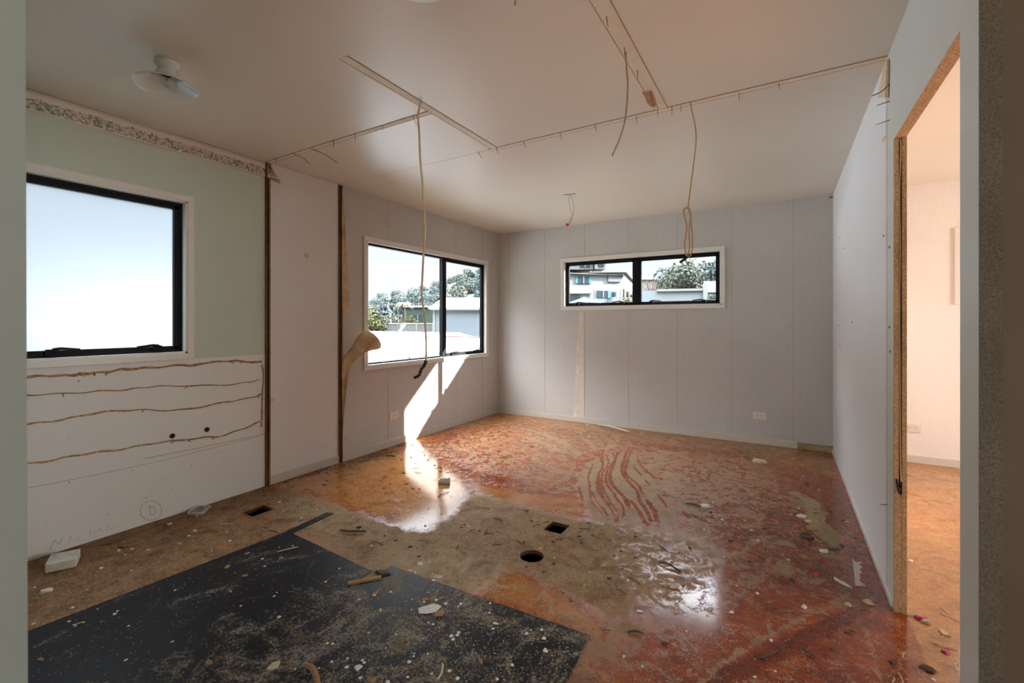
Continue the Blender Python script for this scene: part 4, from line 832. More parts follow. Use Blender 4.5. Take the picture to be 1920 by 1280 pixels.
# garage: local frame along the view of px 880
def block(name, pxl, pxr, d, depth, yb, yt, m, label, cat, parts=(), roof=None, roofm=None, root=None, part='walls', turn=0.0):
    """box whose front face spans pxl..pxr at distance d (optical), facing the camera; returns root and a function to place things on the front"""
    A = Vector((*gp(pxl, d), 0)); B = Vector((*gp(pxr, d + turn), 0)); u = (B - A).normalized(); n = Vector((-u.y, u.x, 0)); L = (B - A).length
    if root is None: root = empty(name); tag(root, label, cat)
    z0, z1 = zz(yb, d), zz(yt, d)
    F = lambda s, w_, z: A + u * s + n * w_ + Vector((0, 0, z))
    mb = MB(); c = [F(0, 0, z0), F(L, 0, z0), F(L, depth, z0), F(0, depth, z0), F(0, 0, z1), F(L, 0, z1), F(L, depth, z1), F(0, depth, z1)]
    mb.add(c, [(0, 3, 2, 1), (4, 5, 6, 7), (0, 1, 5, 4), (1, 2, 6, 5), (2, 3, 7, 6), (3, 0, 4, 7)]); mb.build(part, m, root)
    if roof:
        kind, yr, ov, inset = roof; zr = zz(yr, d); mb = MB()
        e = [F(-ov, -ov, z1), F(L + ov, -ov, z1), F(L + ov, depth + ov, z1), F(-ov, depth + ov, z1)]
        if kind == 'hip': r0, r1 = F(inset, depth / 2, zr), F(L - inset, depth / 2, zr)
        else: r0, r1 = F(-ov, depth / 2, zr), F(L + ov, depth / 2, zr)
        if kind == 'front':   # gable facing the camera
            r0, r1 = F(L / 2, -ov, zr), F(L / 2, depth + ov, zr); mb.add(e + [r0, r1], [(0, 4, 5, 3), (1, 2, 5, 4), (0, 1, 4), (2, 3, 5), (0, 3, 2, 1)])
        else: mb.add(e + [r0, r1], [(0, 1, 5, 4), (2, 3, 4, 5), (0, 4, 3), (1, 2, 5), (0, 3, 2, 1)])
        mb.build('roof', roofm or m_tile, root)
    G = lambda px_, py_, w_=0.0: F((px_ - pxl) / (pxr - pxl) * L, w_, zz(py_, d))
    def rect(nm, x0, x1, y0, y1, mm, th=.06, par=None):
        mb = MB(); c = [G(x0, y1, -th), G(x1, y1, -th), G(x1, y0, -th), G(x0, y0, -th), G(x0, y1), G(x1, y1), G(x1, y0), G(x0, y0)]
        mb.add(c, [(0, 1, 2, 3), (4, 7, 6, 5), (0, 4, 5, 1), (1, 5, 6, 2), (2, 6, 7, 3), (3, 7, 4, 0)]); return mb.build(nm, mm, par or root)
    return root, rect
g, rect = block('garage', 812, 1010, 25, 3, 645, 579, m_clad, 'pale blue garage with a white ribbed roof beyond the clear left window', 'garage', roof=('hip', 555, .25, .3), roofm=m_roofw)
rect('fascia', 808, 1014, 577, 581, m_wf, .3); rect('garage_door', 828, 950, 587, 640, mat('garage_door_paint', ex(190, 206, 218), .5, .02), .05); rect('corner_board', 812, 816, 580, 645, m_wf, .08)
g, rect = block('green_shed', 758, 815, 36, 5, 625, 576, m_gshed, 'green painted shed with a dark window behind the white railing', 'shed', roof=('gable', 571, .2, 0), roofm=mat('shed_roof', ex(110, 124, 118), .6))
w_ = rect('shed_window', 775, 792, 590, 605, m_winb); rect('window_bar', 783, 784, 590, 605, m_wf, .1, w_)
# --- through the back window
S(MB().add([(-14, 24, -3), (60, 24, -3), (60, 30, 2.3), (-18, 30, 2.3), (-68, 120, 9), (60, 120, 9)], [(0, 1, 2, 3), (3, 2, 5, 4)]).build('outdoor_bank', m_ground))
h, rect = block('large_house', 1045, 1168, 38, 8, 575, 512, m_hgrey, 'large pale multi storey house on the rise outside the back window', 'house', roof=('hip', 499, .3, 2.5), roofm=m_tile, turn=2)
wv_ = rect('window', 1081, 1102, 516, 530, m_winb, .08); rect('window_bar', 1091, 1092.5, 516, 530, m_wf, .12, wv_)
rect('shutter', 1077, 1081, 516, 530, m_teal, .08); rect('shutter', 1102, 1106, 516, 530, m_teal, .08); rect('balcony_screen', 1138, 1163, 511, 525, mat('grey_lattice', ex(172, 176, 184), .8, .04), .12)
rect('verandah_shade_panel', 1112, 1168, 541, 568, mat('verandah_shade', ex(176, 190, 200), .8), .02); wv_ = rect('glass_door', 1118, 1138, 543, 556, m_winb, .08); rect('window_bar', 1128, 1129.5, 543, 556, m_wf, .12, wv_); rect('shutter', 1138, 1143, 543, 557, m_teal, .08); rect('window', 1146, 1153, 545, 553, m_winb, .08)  # flat panel on the wall, coloured darker as the verandah's shade
_, r2 = block('x', 1168, 1192, 40, 6, 541, 511, m_hwhite, '', '', root=h, part='side_wing', roof=('gable', 508, .3, 0), turn=14)
_, r2 = block('x', 1050, 1112, 41, 5, 505, 488, m_hgrey, '', '', root=h, part='upper_storey', roof=('hip', 470, .3, 1)); wv_ = r2('window', 1087, 1106, 491, 501, m_winb, .08); r2('window_bar', 1096, 1097.5, 491, 501, m_wf, .12, wv_)
_, r2 = block('x', 1116, 1136, 40.5, 2, 504, 486, m_hwhite, '', '', root=h, part='turret', roof=('hip', 478, .3, .3)); r2('window', 1121, 1132, 490, 500, m_winb, .08)
for k in range(5): 
    px_ = 1157 + k * 7.5; q = gp(px_, 37.6 + k * 1.0); MB().tube([(q[0], q[1], zz(568, 37.6)), (q[0], q[1], zz(541, 37.6))], .1, 8).build('verandah_post', m_hwhite, h)
g, rect = block('gabled_garage', 1040, 1106, 32, 2.5, 585, 550, m_hgrey, 'white gabled garage in front of the large house, at the window left edge', 'garage', roof=('gable', 534, .2, 0), roofm=mat('pale_tile_roof', ex(206, 204, 198), .8, .05))
rect('garage_door', 1066, 1088, 553, 570, m_winb, .06); 
mb = MB(); 
q0 = gp(1096, 29); o = empty('garden_umbrella', (q0[0], q0[1], zz(575, 29))); tag(o, 'teal garden umbrella in front of the large house', 'umbrella')
hh = zz(557, 29) - zz(575, 29); MB().lathe([(.01, hh), (1.15, hh - .38), (1.1, hh - .40), (.01, hh - .05)], (0, 0, 0), 8).build('canopy', m_teal, o, world=False); MB().tube([(0, 0, -1), (0, 0, hh)], .03, 6).build('pole', m_wf, o, world=False)
g, rect = block('low_white_building', 1200, 1322, 26, 2, 590, 545, m_clad, 'low flat white building outside the right pane of the back window', 'building', turn=-1)
rect('parapet', 1232, 1322, 543, 547, m_wf, .15); rect('corner_board', 1318, 1326, 535, 580, m_hwhite, .2)
g, rect = block('tiled_house', 1318, 1420, 44, 8, 575, 548, m_hwhite, 'house with a tiled roof at the right edge of the back window', 'house', roof=('gable', 520, .3, 0), roofm=m_tile)
g, rect = block('distant_house', 1170, 1235, 62, 8, 560, 524, m_hwhite, 'distant low roofed house behind the bare pink shrub', 'house', roof=('gable', 512, .3, 0))
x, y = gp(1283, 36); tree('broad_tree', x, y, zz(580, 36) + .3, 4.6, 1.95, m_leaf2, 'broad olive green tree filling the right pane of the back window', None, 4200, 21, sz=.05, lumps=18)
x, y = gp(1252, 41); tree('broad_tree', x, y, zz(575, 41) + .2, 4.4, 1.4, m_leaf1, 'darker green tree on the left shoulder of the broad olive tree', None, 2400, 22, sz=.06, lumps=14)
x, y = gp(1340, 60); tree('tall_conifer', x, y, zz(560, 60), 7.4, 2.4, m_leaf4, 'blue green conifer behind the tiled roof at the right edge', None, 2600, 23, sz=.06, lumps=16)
x, y = gp(1340, 24); tree('garden_bush', x, y, zz(580, 24), 1.0, .5, m_leaf1, 'small green bush at the right edge of the back window', None, 900, 24, 'bush')
x, y = gp(1178, 33); tree('garden_bush', x, y, zz(575, 33), .8, .5, m_leaf3, 'small green bush below the verandah of the large house', None, 700, 25, 'bush')
q0 = gp(1222, 30); o = empty('bare_shrub', (q0[0], q0[1], zz(568, 30))); tag(o, 'bare pinkish twiggy shrub beside the black window mullion', 'shrub')
mb = MB(); r_ = random.Random(5)
for k in range(90):
    a = r_.random() * 2 * PI; el = r_.uniform(.25, 1.4); L = r_.uniform(.7, 1.75); d_ = Vector((math.cos(a) * math.cos(el), math.sin(a) * math.cos(el), math.sin(el)))
    p1_ = d_ * L * .5 + Vector((0, 0, .1)); p2_ = p1_ + (d_ + Vector((r_.uniform(-.5, .5), r_.uniform(-.5, .5), .2))) * L * .5; mb.tube([(0, 0, 0), p1_, p2_], [.022, .015, .008], 4)
mb.build('twigs', m_twig, o, world=False)
# ------------------------------------------------------------------ black sheet flooring
M = NT('black_floor_sheet'); p = M.pos(); n1 = M.noise(p, 4.0, 7, .72, 1.6); n2 = M.noise(p, 95, 4, .75); n3 = M.noise(M.pos((14, 5, 1)), 1.0, 4, .6, 1.5); n4 = M.noise(p, 1.6, 2)
sx = M.n('ShaderNodeSeparateXYZ', {0: p}); zone = M.sstep(M.math('ADD', sx.outputs[0], M.math('MULTIPLY', M.math('SUBTRACT', n4, .5), 1.2)), -2.1, -1.5)
d = M.math('ADD', M.math('MULTIPLY', n1, .55), M.math('ADD', M.math('MULTIPLY', n2, .42), M.math('MULTIPLY', n3, .12)))
d = M.math('ADD', d, M.math('MULTIPLY', zone, .07)); dm = M.sstep(d, .58, .70)
base = M.ramp(M.noise(p, 3.0, 4), [(0.3, srgb(20, 19, 21)), (0.5, srgb(26, 26, 29)), (0.75, srgb(25, 29, 38))])
dc = M.ramp(M.noise(p, 18, 3), [(0.35, srgb(150, 128, 92)), (0.6, srgb(176, 168, 152))])
col = M.mix(M.math('MULTIPLY', dm, .58), base, dc)
vs = M.n('ShaderNodeTexVoronoi', {'Vector': p, 'Scale': 75.0}); vsc = M.n('ShaderNodeSeparateColor', {0: vs.outputs['Color']}).outputs[1]
cr_ = M.math('MULTIPLY', M.math('LESS_THAN', vs.outputs['Distance'], .16), M.math('MULTIPLY', M.math('GREATER_THAN', vsc, .86), M.sstep(n1, .5, .6))); col = M.mix(M.math('MULTIPLY', cr_, .7), col, srgb(200, 190, 172))
M.P(Base_Color=col, Roughness=M.math('MULTIPLY_ADD', dm, .4, .45)); M.p.inputs['Specular IOR Level'].default_value = .12; M.bump(M.math('ADD', n2, M.math('MULTIPLY', n1, .5)), .2, .003); m_sheet = M.m
f2 = lambda *q: tuple(fl(*q))[:2]
a1, a2, a3, a4, a5, a6 = f2(55, 1183), f2(532, 999), f2(612, 961), f2(626, 963), f2(548, 1000), f2(697, 1071)
a7 = f2(650, 1104); xm = a7[0]
P1 = [(a1[0] - .03, -.4), a1, a2, a3, a4, a5, a6, a7, (xm, -.4)]
b1, b2, b3, b4 = f2(733, 1061), f2(780, 1078), f2(1107, 1192), f2(1062, 1280)
P2 = [(xm + .002, -.4), (xm + .002, f2(656, 1108)[1]), f2(690, 1088), f2(712, 1076), b1, b2, b3, b4, (b4[0] + .02, -.4)]
tag(MB().prism(P1, .0005, .003).build('floor_sheet', m_sheet), 'dusty black floor sheet, the left piece with a narrow tongue pointing away', 'floor sheet', 'black floor sheets')
tag(MB().prism(P2, .0005, .003).build('floor_sheet', m_sheet), 'dusty black floor sheet, the right piece with straight cut corner in the foreground', 'floor sheet', 'black floor sheets')
SH = .003
def inside(P, x, y):
    c = False
    for k in range(len(P)):
        (x0, y0), (x1, y1) = P[k], P[(k + 1) % len(P)]
        if (y0 > y) != (y1 > y) and x < (x1 - x0) * (y - y0) / (y1 - y0) + x0: c = not c
    return c
def ground(x, y): return SH if inside(P1, x, y) or inside(P2, x, y) else 0.0
def in_hole(x, y):
    return any(h[0] - .02 < x < h[1] + .02 and h[2] - .02 < y < h[3] + .02 for h in (H1, H2)) or math.hypot(x - hc.x, y - hc.y) < HR + .02
# ------------------------------------------------------------------ debris
m_pl = mat('plaster_white', srgb(214, 208, 198), 0.85, .08, 60); m_pl2 = mat('plaster_cream', srgb(196, 178, 150), .85, .1, 60); m_chipw = mat('wood_chip_tan', srgb(150, 114, 76), .8, .2, 80); m_chipd = mat('wood_chip_dark', srgb(74, 54, 36), .85, .3, 80)
m_foam = NT('foam_block'); q = m_foam.pos(); m_foam.P(Base_Color=m_foam.ramp(m_foam.noise(q, 30, 4), [(0.3, srgb(204, 200, 180)), (0.6, srgb(222, 220, 208))]), Roughness=.9); m_foam = m_foam.m
m_pink = mat('pink_scrap', srgb(190, 52, 104), .6, .15, 90); m_gry = mat('grey_scrap', srgb(120, 118, 104), .7, .1, 50)
def chip_mb(r, seed, th=.25, el=1.0):
    R = random.Random(seed); n = R.randint(5, 8); pts = []
    for k in range(n):
        a = 2 * PI * (k + R.uniform(-.3, .3)) / n; q = r * R.uniform(.6, 1.15); pts.append((q * math.cos(a) * el, q * math.sin(a)))
    mb = MB(); t = r * th; vs = [(x, y, R.uniform(0, .15) * t) for x, y in pts] + [(x * .85, y * .85, t * R.uniform(.7, 1.5)) for x, y in pts]
    mb.add(vs, [tuple(range(n))[::-1], tuple(range(n, 2 * n))] + [(i, (i + 1) % n, n + (i + 1) % n, n + i) for i in range(n)]); return mb
def stick_mb(L, r, seed):
    R = random.Random(seed); b = R.uniform(-.12, .12) * L; return MB().tube(spline([(-L / 2, 0, r), (-L / 6, b, r * R.uniform(1, 2.5)), (L / 5, b * .6, r * 1.6), (L / 2, -b * .3, r)], 3), [r * .6] + [r] * 8 + [r * .4], 5, flat=.6)
def protos_of(name, mbs, m): return [mb.build(name, m) for mb in mbs]
def scatter(protos, n, region, label, cat, group, smin=.6, smax=1.3, seed=1, forbid=()):
    R = random.Random(seed); W = [f2(*q) for q in region]; xs = [a[0] for a in W]; ys = [a[1] for a in W]; k = 0; used = [False] * len(protos); tries = 0
    while k < n and tries < n * 60:
        tries += 1; x, y = R.uniform(min(xs), max(xs)), R.uniform(min(ys), max(ys))
        if not inside(W, x, y) or in_hole(x, y): continue
        if forbid and any(inside(F, x, y) for F in forbid): continue
        if x < XL + .03 or y > YB - .03 or (XR - .03 < x < XR2 + .03 and not 1.66 < y < 2.43): continue
        i = R.randrange(len(protos)); o = protos[i]
        if used[i]: o = protos[i].copy(); C.objects.link(o)
        used[i] = True; s = R.uniform(smin, smax) ** 1.3; o.scale = (s, s, s); o.location = (x, y, ground(x, y) + .0002); o.rotation_euler = (0, 0, R.uniform(0, 6.28))
        tag(o, label, cat, group); k += 1
    for i, u in enumerate(used):
        if not u: bpy.data.objects.remove(protos[i])
SHEETS = (P1, P2)
BLACK_L = [(60, 1190), (530, 1002), (640, 1050), (690, 1080), (640, 1110), (560, 1300), (40, 1300)]
BLACK_R = [(740, 1068), (1100, 1195), (1060, 1300), (560, 1300), (650, 1112)]
RAWL = [(55, 1180), (60, 1050), (497, 912), (620, 950), (520, 998)]
BAND = [(560, 985), (640, 950), (760, 992), (800, 998), (890, 930), (1060, 972), (1290, 1010), (1330, 1080), (1190, 1190), (1120, 1200), (1060, 1115), (900, 1050), (740, 1060)]
BAY = [(510, 908), (640, 868), (757, 832), (860, 840), (900, 920), (800, 990), (640, 945)]
FAR = [(940, 790), (1560, 855), (1600, 940), (1300, 900), (1080, 900), (900, 880), (860, 815)]
RED = [(1290, 930), (1600, 930), (1680, 1125), (1640, 1150), (1790, 1290), (1090, 1290), (1340, 1090)]
DOORW = [(1700, 1150), (1790, 1130), (1795, 1290), (1640, 1290)]
pc = lambda r, s, m, nm='plaster_chip', th=.25, el=1.0, n=5: protos_of(nm, [chip_mb(r, s + k, th, el) for k in range(n)], m)
pst = lambda L, r, s, m, n=5: protos_of('wood_splinter', [stick_mb(L * (.7 + .2 * k), r, s + k) for k in range(n)], m)
scatter(pc(.006, 1, m_pl), 26, BLACK_L, 'small white plaster chip on the left black floor sheet', 'plaster chip', 'plaster chips on the left black sheet', seed=11)
scatter(pc(.0065, 11, m_pl), 60, BLACK_R, 'small white plaster chip on the right black floor sheet', 'plaster chip', 'plaster chips on the right black sheet', seed=12)
scatter(pc(.009, 21, m_chipw, 'wood_chip', .3, 1.7), 6, BLACK_L, 'tan wood chip on the left black floor sheet', 'wood chip', 'wood chips on the left black sheet', seed=13)
scatter(pc(.009, 31, m_chipw, 'wood_chip', .3, 1.7), 13, BLACK_R, 'tan wood chip on the right black floor sheet', 'wood chip', 'wood chips on the right black sheet', seed=14)
scatter(pc(.008, 41, m_pl), 26, RAWL, 'small white plaster chip on the bare brown floor along the left wall', 'plaster chip', 'plaster chips on the bare brown floor', seed=15)
scatter(pst(.05, .0025, 51, m_chipd), 14, RAWL, 'thin dark wood splinter on the bare brown floor along the left wall', 'wood splinter', 'splinters on the bare brown floor', seed=16)
scatter(pc(.008, 61, m_chipd, 'wood_chip', .4, 1.3), 38, BAND, 'small dark wood chip in the dusty band around the floor holes', 'wood chip', 'wood chips around the floor holes', seed=17)
scatter(pc(.008, 71, m_pl2), 30, BAND, 'small cream plaster crumb in the dusty band around the floor holes', 'plaster chip', 'plaster crumbs around the floor holes', seed=18)
scatter(pst(.055, .0028, 81, m_chipd), 22, BAND, 'thin dark wood splinter in the dusty band around the floor holes', 'wood splinter', 'splinters around the floor holes', seed=19)
scatter(pc(.008, 91, m_chipd, 'wood_chip', .4, 1.4), 48, BAY, 'small dark wood chip on the shiny orange floor below the clear left window', 'wood chip', 'wood chips below the clear window', seed=20)
scatter(pst(.06, .0025, 101, m_chipd), 16, BAY, 'thin dark wood splinter on the shiny orange floor below the clear left window', 'wood splinter', 'splinters below the clear window', seed=21)
scatter(pc(.010, 111, m_chipd, 'wood_chip', .4, 1.4), 26, FAR, 'small dark wood chip on the swirled dust near the back wall', 'wood chip', 'wood chips near the back wall', seed=22)
scatter(pc(.010, 121, m_pl), 16, FAR, 'small white plaster chip on the swirled dust near the back wall', 'plaster chip', 'plaster chips near the back wall', seed=23)
scatter(pc(.009, 131, m_chipd, 'wood_chip', .4, 1.4), 34, RED, 'small dark wood chip on the red brown floor at right', 'wood chip', 'wood chips on the red floor', seed=24)
scatter(pc(.008, 141, m_pl), 34, RED, 'small white plaster chip on the red brown floor at right', 'plaster chip', 'plaster chips on the red floor', seed=25)
scatter(pst(.04, .002, 151, m_pl2), 12, DOORW, 'thin pale splinter on the floor at the doorway', 'wood splinter', 'splinters at the doorway', seed=26)
# fine crumbs nobody could count
def crumbs(name, n, regs, m, label, seed, size=.0022, edge=None):
    R = random.Random(seed + 40); mb = MB(); k = 0; Ws = [[f2(*q) for q in r_] for r_ in regs]
    while k < n:
        W = Ws[R.randrange(len(Ws))]
        if k % 25 == 0: cx_, cy_, sg = R.uniform(min(a[0] for a in W), max(a[0] for a in W)), R.uniform(min(a[1] for a in W), max(a[1] for a in W)), R.uniform(.03, .22)
        x, y = R.gauss(cx_, sg), R.gauss(cy_, sg)
        if R.random() < .02: cx_, cy_ = R.uniform(min(a[0] for a in W), max(a[0] for a in W)), R.uniform(min(a[1] for a in W), max(a[1] for a in W))
        if not inside(W, x, y) or in_hole(x, y) or x < XL + .015 or y > YB - .015: continue
        s = size * R.uniform(.5, 1.5); a = R.uniform(0, 3); z = ground(x, y); c_, s_ = math.cos(a) * s, math.sin(a) * s
        mb.add([(x + c_, y + s_, z), (x - s_, y + c_, z), (x - c_ * 1.3, y - s_ * 1.3, z), (x + s_ * .8, y - c_ * .8, z), (x, y, z + s * .8)], [(0, 1, 4), (1, 2, 4), (2, 3, 4), (3, 0, 4)]); k += 1
    tag(mb.build(name, m), label, 'sawdust', None, 'stuff')
crumbs('sawdust', 2000, [BLACK_R, BLACK_R, BLACK_L], m_pl2, 'fine pale sawdust and crumbs scattered over the black sheets', 1, .0017)
crumbs('sawdust', 2600, [BAND, BAND, RAWL, BAY], m_chipd, 'fine dark wood crumbs scattered over the bare and orange floor', 2)
crumbs('sawdust', 1600, [BAND, RED, FAR], m_pl2, 'fine pale crumbs scattered over the dusty and red floor', 3)
crumbs('sawdust', 500, [[(642, 868), (757, 830), (762, 838), (648, 880)], [(497, 905), (640, 866), (645, 874), (500, 916)]], m_chipd, 'line of swept debris crumbs along the left baseboard', 4, .005)
# --- single pieces
def place(mb, name, m, px, label, cat, rz=0, z=0, bevel=0, smooth=False, group=None, tilt=(0, 0)):
    p = fl(*px); o = mb.build(name, m, None, smooth, bevel); o.location = (p.x, p.y, ground(p.x, p.y) + .0004 + z); o.rotation_euler = (tilt[0], tilt[1], rz); return tag(o, label, cat, group)
# foam block: footprint from its corners
c = [Vector((*f2(84, 1075), 0)), Vector((*f2(143, 1063), 0)), Vector((*f2(151, 1043), 0))]
e1 = c[1] - c[0]; e2 = c[2] - c[1]; o = MB(); H = .042
vs = [c[0], c[1], c[1] + e2, c[0] + e2]; o.add([tuple(v) for v in vs] + [tuple(v + Vector((0, 0, H))) for v in vs], [(0, 3, 2, 1), (4, 5, 6, 7), (0, 1, 5, 4), (1, 2, 6, 5), (2, 3, 7, 6), (3, 0, 4, 7)])
o = o.build('foam_block', m_foam, None, False, .003); tag(o, 'off white rectangular block on the bare floor by the left wall', 'block'); o.location.z = .0005
# clear plastic bracket leaning flat near the wall
m_clear = NT('clear_plastic'); m_clear.P(Base_Color=srgb(226, 222, 212), Roughness=.2); m_clear.p.inputs['Transmission Weight'].default_value = .9; m_clear = m_clear.m
p = fl(374, 960); o = empty('plastic_bracket', (p.x, p.y, 0)); tag(o, 'clear plastic bracket with a round hole lying by the left wall', 'bracket'); 
mb = MB(); oc = [(-.055, -.04), (.04, -.045), (.058, -.03), (.055, .035), (.035, .045), (-.045, .042), (-.06, .025)]; ic = [(.018 * math.cos(a) - .012, .022 * math.sin(a)) for a in np.linspace(PI * 1.2, PI * 3.2, 8)[:-1]]
n = 7; vs = [(x, y, .002) for x, y in oc] + [(x, y, .016) for x, y in oc] + [(x * 1.1, y, .002) for x, y in ic] + [(x * 1.1, y, .016) for x, y in ic]; fs = []
for k in range(n): k2 = (k + 1) % n; fs += [(k, k2, n + k2, n + k), (n + k, n + k2, 3 * n + k2, 3 * n + k), (2 * n + k2, 2 * n + k, 3 * n + k, 3 * n + k2), (k2, k, 2 * n + k, 2 * n + k2)]
mb.add(vs, fs); b_ = mb.build('bracket_plate', m_clear, o, world=False); b_.rotation_euler = (0, 0, -.9); b_.location = (0, 0, .0)
mb = MB().tube([(x * 1.04, y * 1.04, .018) for x, y in oc + oc[:1]], .003, 6); b_ = mb.build('bracket_rim', m_pl, o, world=False); b_.rotation_euler = (0, 0, -.9)
# white block in the sun patch
place(MB().box((-.042, -.025, 0), (.042, .025, .028)).box((-.03, -.02, .028), (.04, .02, .04)), 'plaster_block', m_pl, (833, 905), 'cream broken block standing in the bright reflection on the orange floor', 'block', .5, bevel=.004)
place(stick_mb(.09, .0035, 3), 'wood_splinter', m_chipd, (846, 893), 'dark stick leaning on the cream block in the bright reflection', 'wood splinter', .9, .03)
place(chip_mb(.036, 5, .16, 1.35), 'plaster_flake', m_pl, (806, 1143), 'largest white plaster flake on the right black sheet', 'plaster flake', .8)
place(chip_mb(.016, 6, .5, 1.8), 'wood_chip', m_chipw, (825, 1152), 'tan wood chip touching the largest white plaster flake', 'wood chip', 1.1)
place(chip_mb(.022, 7, .12, 1.3), 'plaster_flake', m_pl2, (513, 1250), 'pale plaster flake near the bottom edge on the black sheets', 'plaster flake', 1.2)
place(chip_mb(.012, 8, .2), 'plaster_flake', m_pl, (1023, 1221), 'white plaster flake near the cut corner of the right black sheet', 'plaster flake', .4)
place(chip_mb(.016, 9, .2), 'plaster_flake', m_pl, (672, 1253), 'white plaster flake at the bottom of the photo on the right black sheet', 'plaster flake', .4)
mb = MB(); mb.tube(spline([(.014 * math.cos(a), .014 * math.sin(a), .003) for a in np.linspace(.6, 4.4, 7)], 4), [.003] * 24 + [.002], 6, flat=.5); place(mb, 'plastic_hook', m_pl2, (150, 1173), 'pale curved hook shaped scrap on the left black sheet', 'scrap', .8)
place(stick_mb(.14, .011, 77), 'wood_chunk', m_chipw, (585, 1274), 'curved tan wood chunk at the very bottom edge of the photo', 'wood chunk', -.3)
place(stick_mb(.07, .004, 79), 'wood_splinter', m_pl2, (826, 1262), 'pale splinter upright in the bottom of the black sheet', 'wood splinter', 2.0)
place(MB().box((-.075, -.010, 0), (.075, .010, .012)), 'wood_batten', m_chipw, (684, 1090), 'short dusty tan batten lying in the step between the black sheets', 'batten', .9, bevel=.002)
place(chip_mb(.03, 19, .35, 1.8), 'wood_chunk', m_chipd, (717, 1076), 'brown torn wood chunk at the step between the black sheets', 'wood chunk', .2)
place(chip_mb(.017, 20, .4, 1.0), 'plaster_flake', m_pl, (788, 1058), 'white broken flake lying just beyond the right black sheet', 'plaster flake', .2)
place(chip_mb(.02, 22, .25, 1.0), 'dark_disc', m_dark, (672, 989), 'black round scrap on the dusty floor beyond the left black sheet', 'scrap', .2)
# torn white plastic comb
p = fl(1605, 1098); o = empty('torn_plastic_trim', (p.x, p.y, 0)); tag(o, 'jagged torn white plastic trim standing on the floor near the doorway', 'plastic trim')
def fv(a, b, d=fl(1608, 1098)):
    dd = (HC) * F_PX / (1098 - HOR); return at(a, b, dd)
mb = MB(); fr = [fv(1601, 1057), fv(1606, 1062), fv(1615, 1064), fv(1613, 1068), fv(1619, 1069), fv(1613, 1074), fv(1617, 1078), fv(1612, 1081), fv(1614, 1087), fv(1611, 1090), (fv(1617, 1095)), fv(1624, 1099), fv(1604, 1099), fv(1603, 1080)]
up = Vector((0, .006, 0)); n = len(fr); vs = [tuple(v + Vector((0, (v.z) * .5, .001))) for v in fr] + [tuple(v + up + Vector((0, v.z * .5, .001))) for v in fr]
mb.add(vs, [tuple(range(n)), tuple(range(n, 2 * n))[::-1]] + [(i, (i + 1) % n, n + (i + 1) % n, n + i) for i in range(n)]); mb.build('toothed_strip', m_pl, o)
place_m = chip_mb(.02, 31, .3, 2.4); q = place_m.build('torn_base', m_pl, o, world=False); q.location = (-.055, -.005, .001); q.rotation_euler = (0, 0, -.7)
for k, (pp, s, lb, dk) in enumerate([((1727, 1160), .017, 'larger pink and white crumpled scrap in the doorway', 1), ((1773, 1222), .012, 'small pink scrap near the doorway edge at the bottom right', 0), ((1531, 1078), .013, 'small pink scrap left of the torn white plastic trim', 0), ((1526, 931), .012, 'tiny pink scrap on the red floor near the right wall', 0)]):
    place(chip_mb(s, 40 + k, .5, 1.4), 'pink_scrap', m_pink, pp, lb, 'scrap', k)
    if dk:
        place(chip_mb(.016, 50, .5, 1.2), 'plaster_flake', m_pl2, (1736, 1167), 'cream flake touching the larger pink scrap', 'plaster flake', .4); place(stick_mb(.06, .003, 51), 'wood_splinter', m_pl2, (1712, 1153), 'pale splinter beside the larger pink scrap', 'wood splinter', .4)
for k, (pp, rz, L, r, lb) in enumerate([((1441, 1228), .9, .10, .004, 'twisted dark stick standing out near the bottom of the red floor'), ((1516, 1226), -.5, .05, .006, 'short dark stick right of the twisted stick'), ((1192, 1189), .4, .06, .008, 'dark brown chip on the border of the dusty band'),
                                       ((1190, 1090), -.5, .09, .004, 'curved dark splinter right of the round floor hole'), ((1165, 1110), -.4, .06, .004, 'short dark splinter below the curved splinter'), ((1096, 992), .4, .07, .004, 'dark splinter right of the square floor hole'), ((662, 998), .4, .16, .012, 'dark flat wood debris left of the dusty band'), ((905, 952), .2, .10, .004, 'thin crossed sticks on the dusty band beyond the holes'),
                                       ((1256, 1065), -.3, .12, .008, 'broken bark piece at the left of the back window reflection'), ((1256, 1100), .3, .09, .010, 'tan crumpled chip in the back window reflection'), ((1300, 948), 0, .10, .008, 'brown debris beside the dust swirls'), ((540, 1032), 1.1, .10, .005, 'pale splinter on the edge of the left black sheet'),
                                       ((425, 982), .5, .09, .003, 'thin pale stick in front of the rectangular floor hole'), ((732, 857), .3, .09, .014, 'dark leaf like debris by the left baseboard')]):
    place(stick_mb(L, r * .75, 60 + k), 'wood_debris', m_pl2 if lb.startswith(('pale', 'tan', 'thin pale')) else m_chipd, pp, lb, 'wood debris', rz)
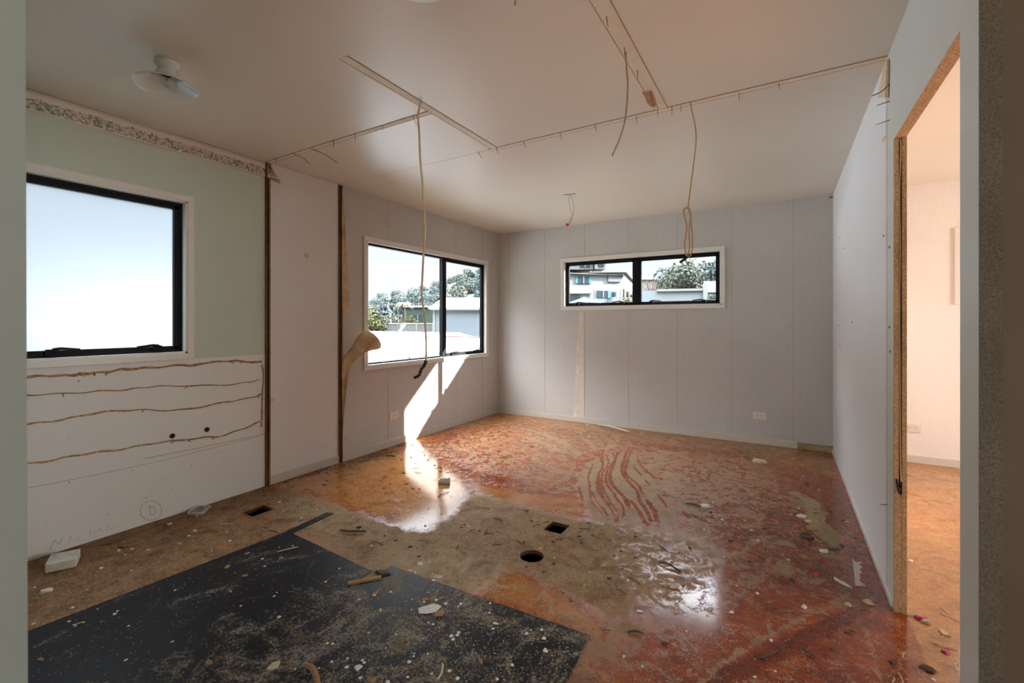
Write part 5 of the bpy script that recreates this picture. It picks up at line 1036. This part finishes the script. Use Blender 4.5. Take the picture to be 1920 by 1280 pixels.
for k, (pp, s, m_, lb) in enumerate([((1742, 1256), .02, m_chipd, 'brown bark like chunk at the bottom of the doorway floor'), ((1504, 969), .026, m_pl, 'white plaster piece at the top of the debris cluster on the red floor'), ((1517, 978), .022, m_pl2, 'cream plaster piece in the debris cluster on the red floor'), ((1511, 1007), .036, m_chipd, 'dark brown lump at the foot of the debris cluster'), ((1520, 992), .03, m_chipw, 'tan lump in the middle of the debris cluster'),
                                     ((1560, 1023), .034, m_gry, 'grey green flat scrap lying on the pale dust streak'), ((1547, 1034), .024, m_pl, 'white flake in front of the grey green scrap'), ((1508, 1044), .02, m_chipw, 'cream lump left of the white flake on the red floor'), ((1322, 950), .03, m_pl, 'white shell like flake beside the dust swirls'), ((1425, 866), .05, m_pl2, 'long pale flake near the back wall'), ((1101, 797), .016, m_pl, 'white crumb against the back baseboard'),
                                     ((1508, 1138), .014, m_pl, 'white flake in the middle of the near red floor'), ((1590, 1134), .014, m_pl2, 'cream flake at the head of the long floor scratch'), ((1629, 1130), .018, m_pl2, 'cream curled flake near the foot of the brown door jamb'), ((1199, 1146), .012, m_pl, 'white flake at the right border of the dusty band'), ((1218, 1040), .013, m_pl, 'white flake above the back window reflection'),
                                     ((1708, 1052), .012, m_pl, 'white scrap on the orange floor beyond the doorway'), ((1770, 1188), .016, m_pl2, 'cream scrap on the floor inside the doorway'), ((317, 983), .014, m_pl, 'white crumpled lump on the bare floor between wall and black sheet'), ((88, 1108), .024, m_pl, 'white flake just in front of the off white block'), ((494, 906), .018, m_pl, 'black and white crumb at the foot of the brown slot')]):
    place(chip_mb(s, 90 + k, .35, 1.3), 'debris_flake', m_, pp, lb, 'debris flake', k * .7)
# loose strip lying against the back baseboard
A_, B_ = fl(1122, 798), fl(1180, 811); mb = MB(); pts = [A_ + (B_ - A_) * (k / 8) + Vector((0, 0, .012 + .018 * math.sin(k / 8 * PI) * (1 - k / 10))) for k in range(9)]
mb.tube(pts, [.004, .012, .018, .02, .02, .02, .02, .016, .008], 6, flat=.35); tag(mb.build('loose_trim', m_base), 'loose cream strip of trim lying on the floor against the back baseboard', 'trim strip')
p = fl(655, 858); tag(MB().prism([(p.x - .03, p.y - .02), (p.x, p.y - .02), (p.x, p.y + .02), (p.x - .02, p.y + .01)], .001, .05).build('wood_offcut', m_tan_wood), 'small tan wood offcut standing at the foot of the second brown slot', 'offcut')
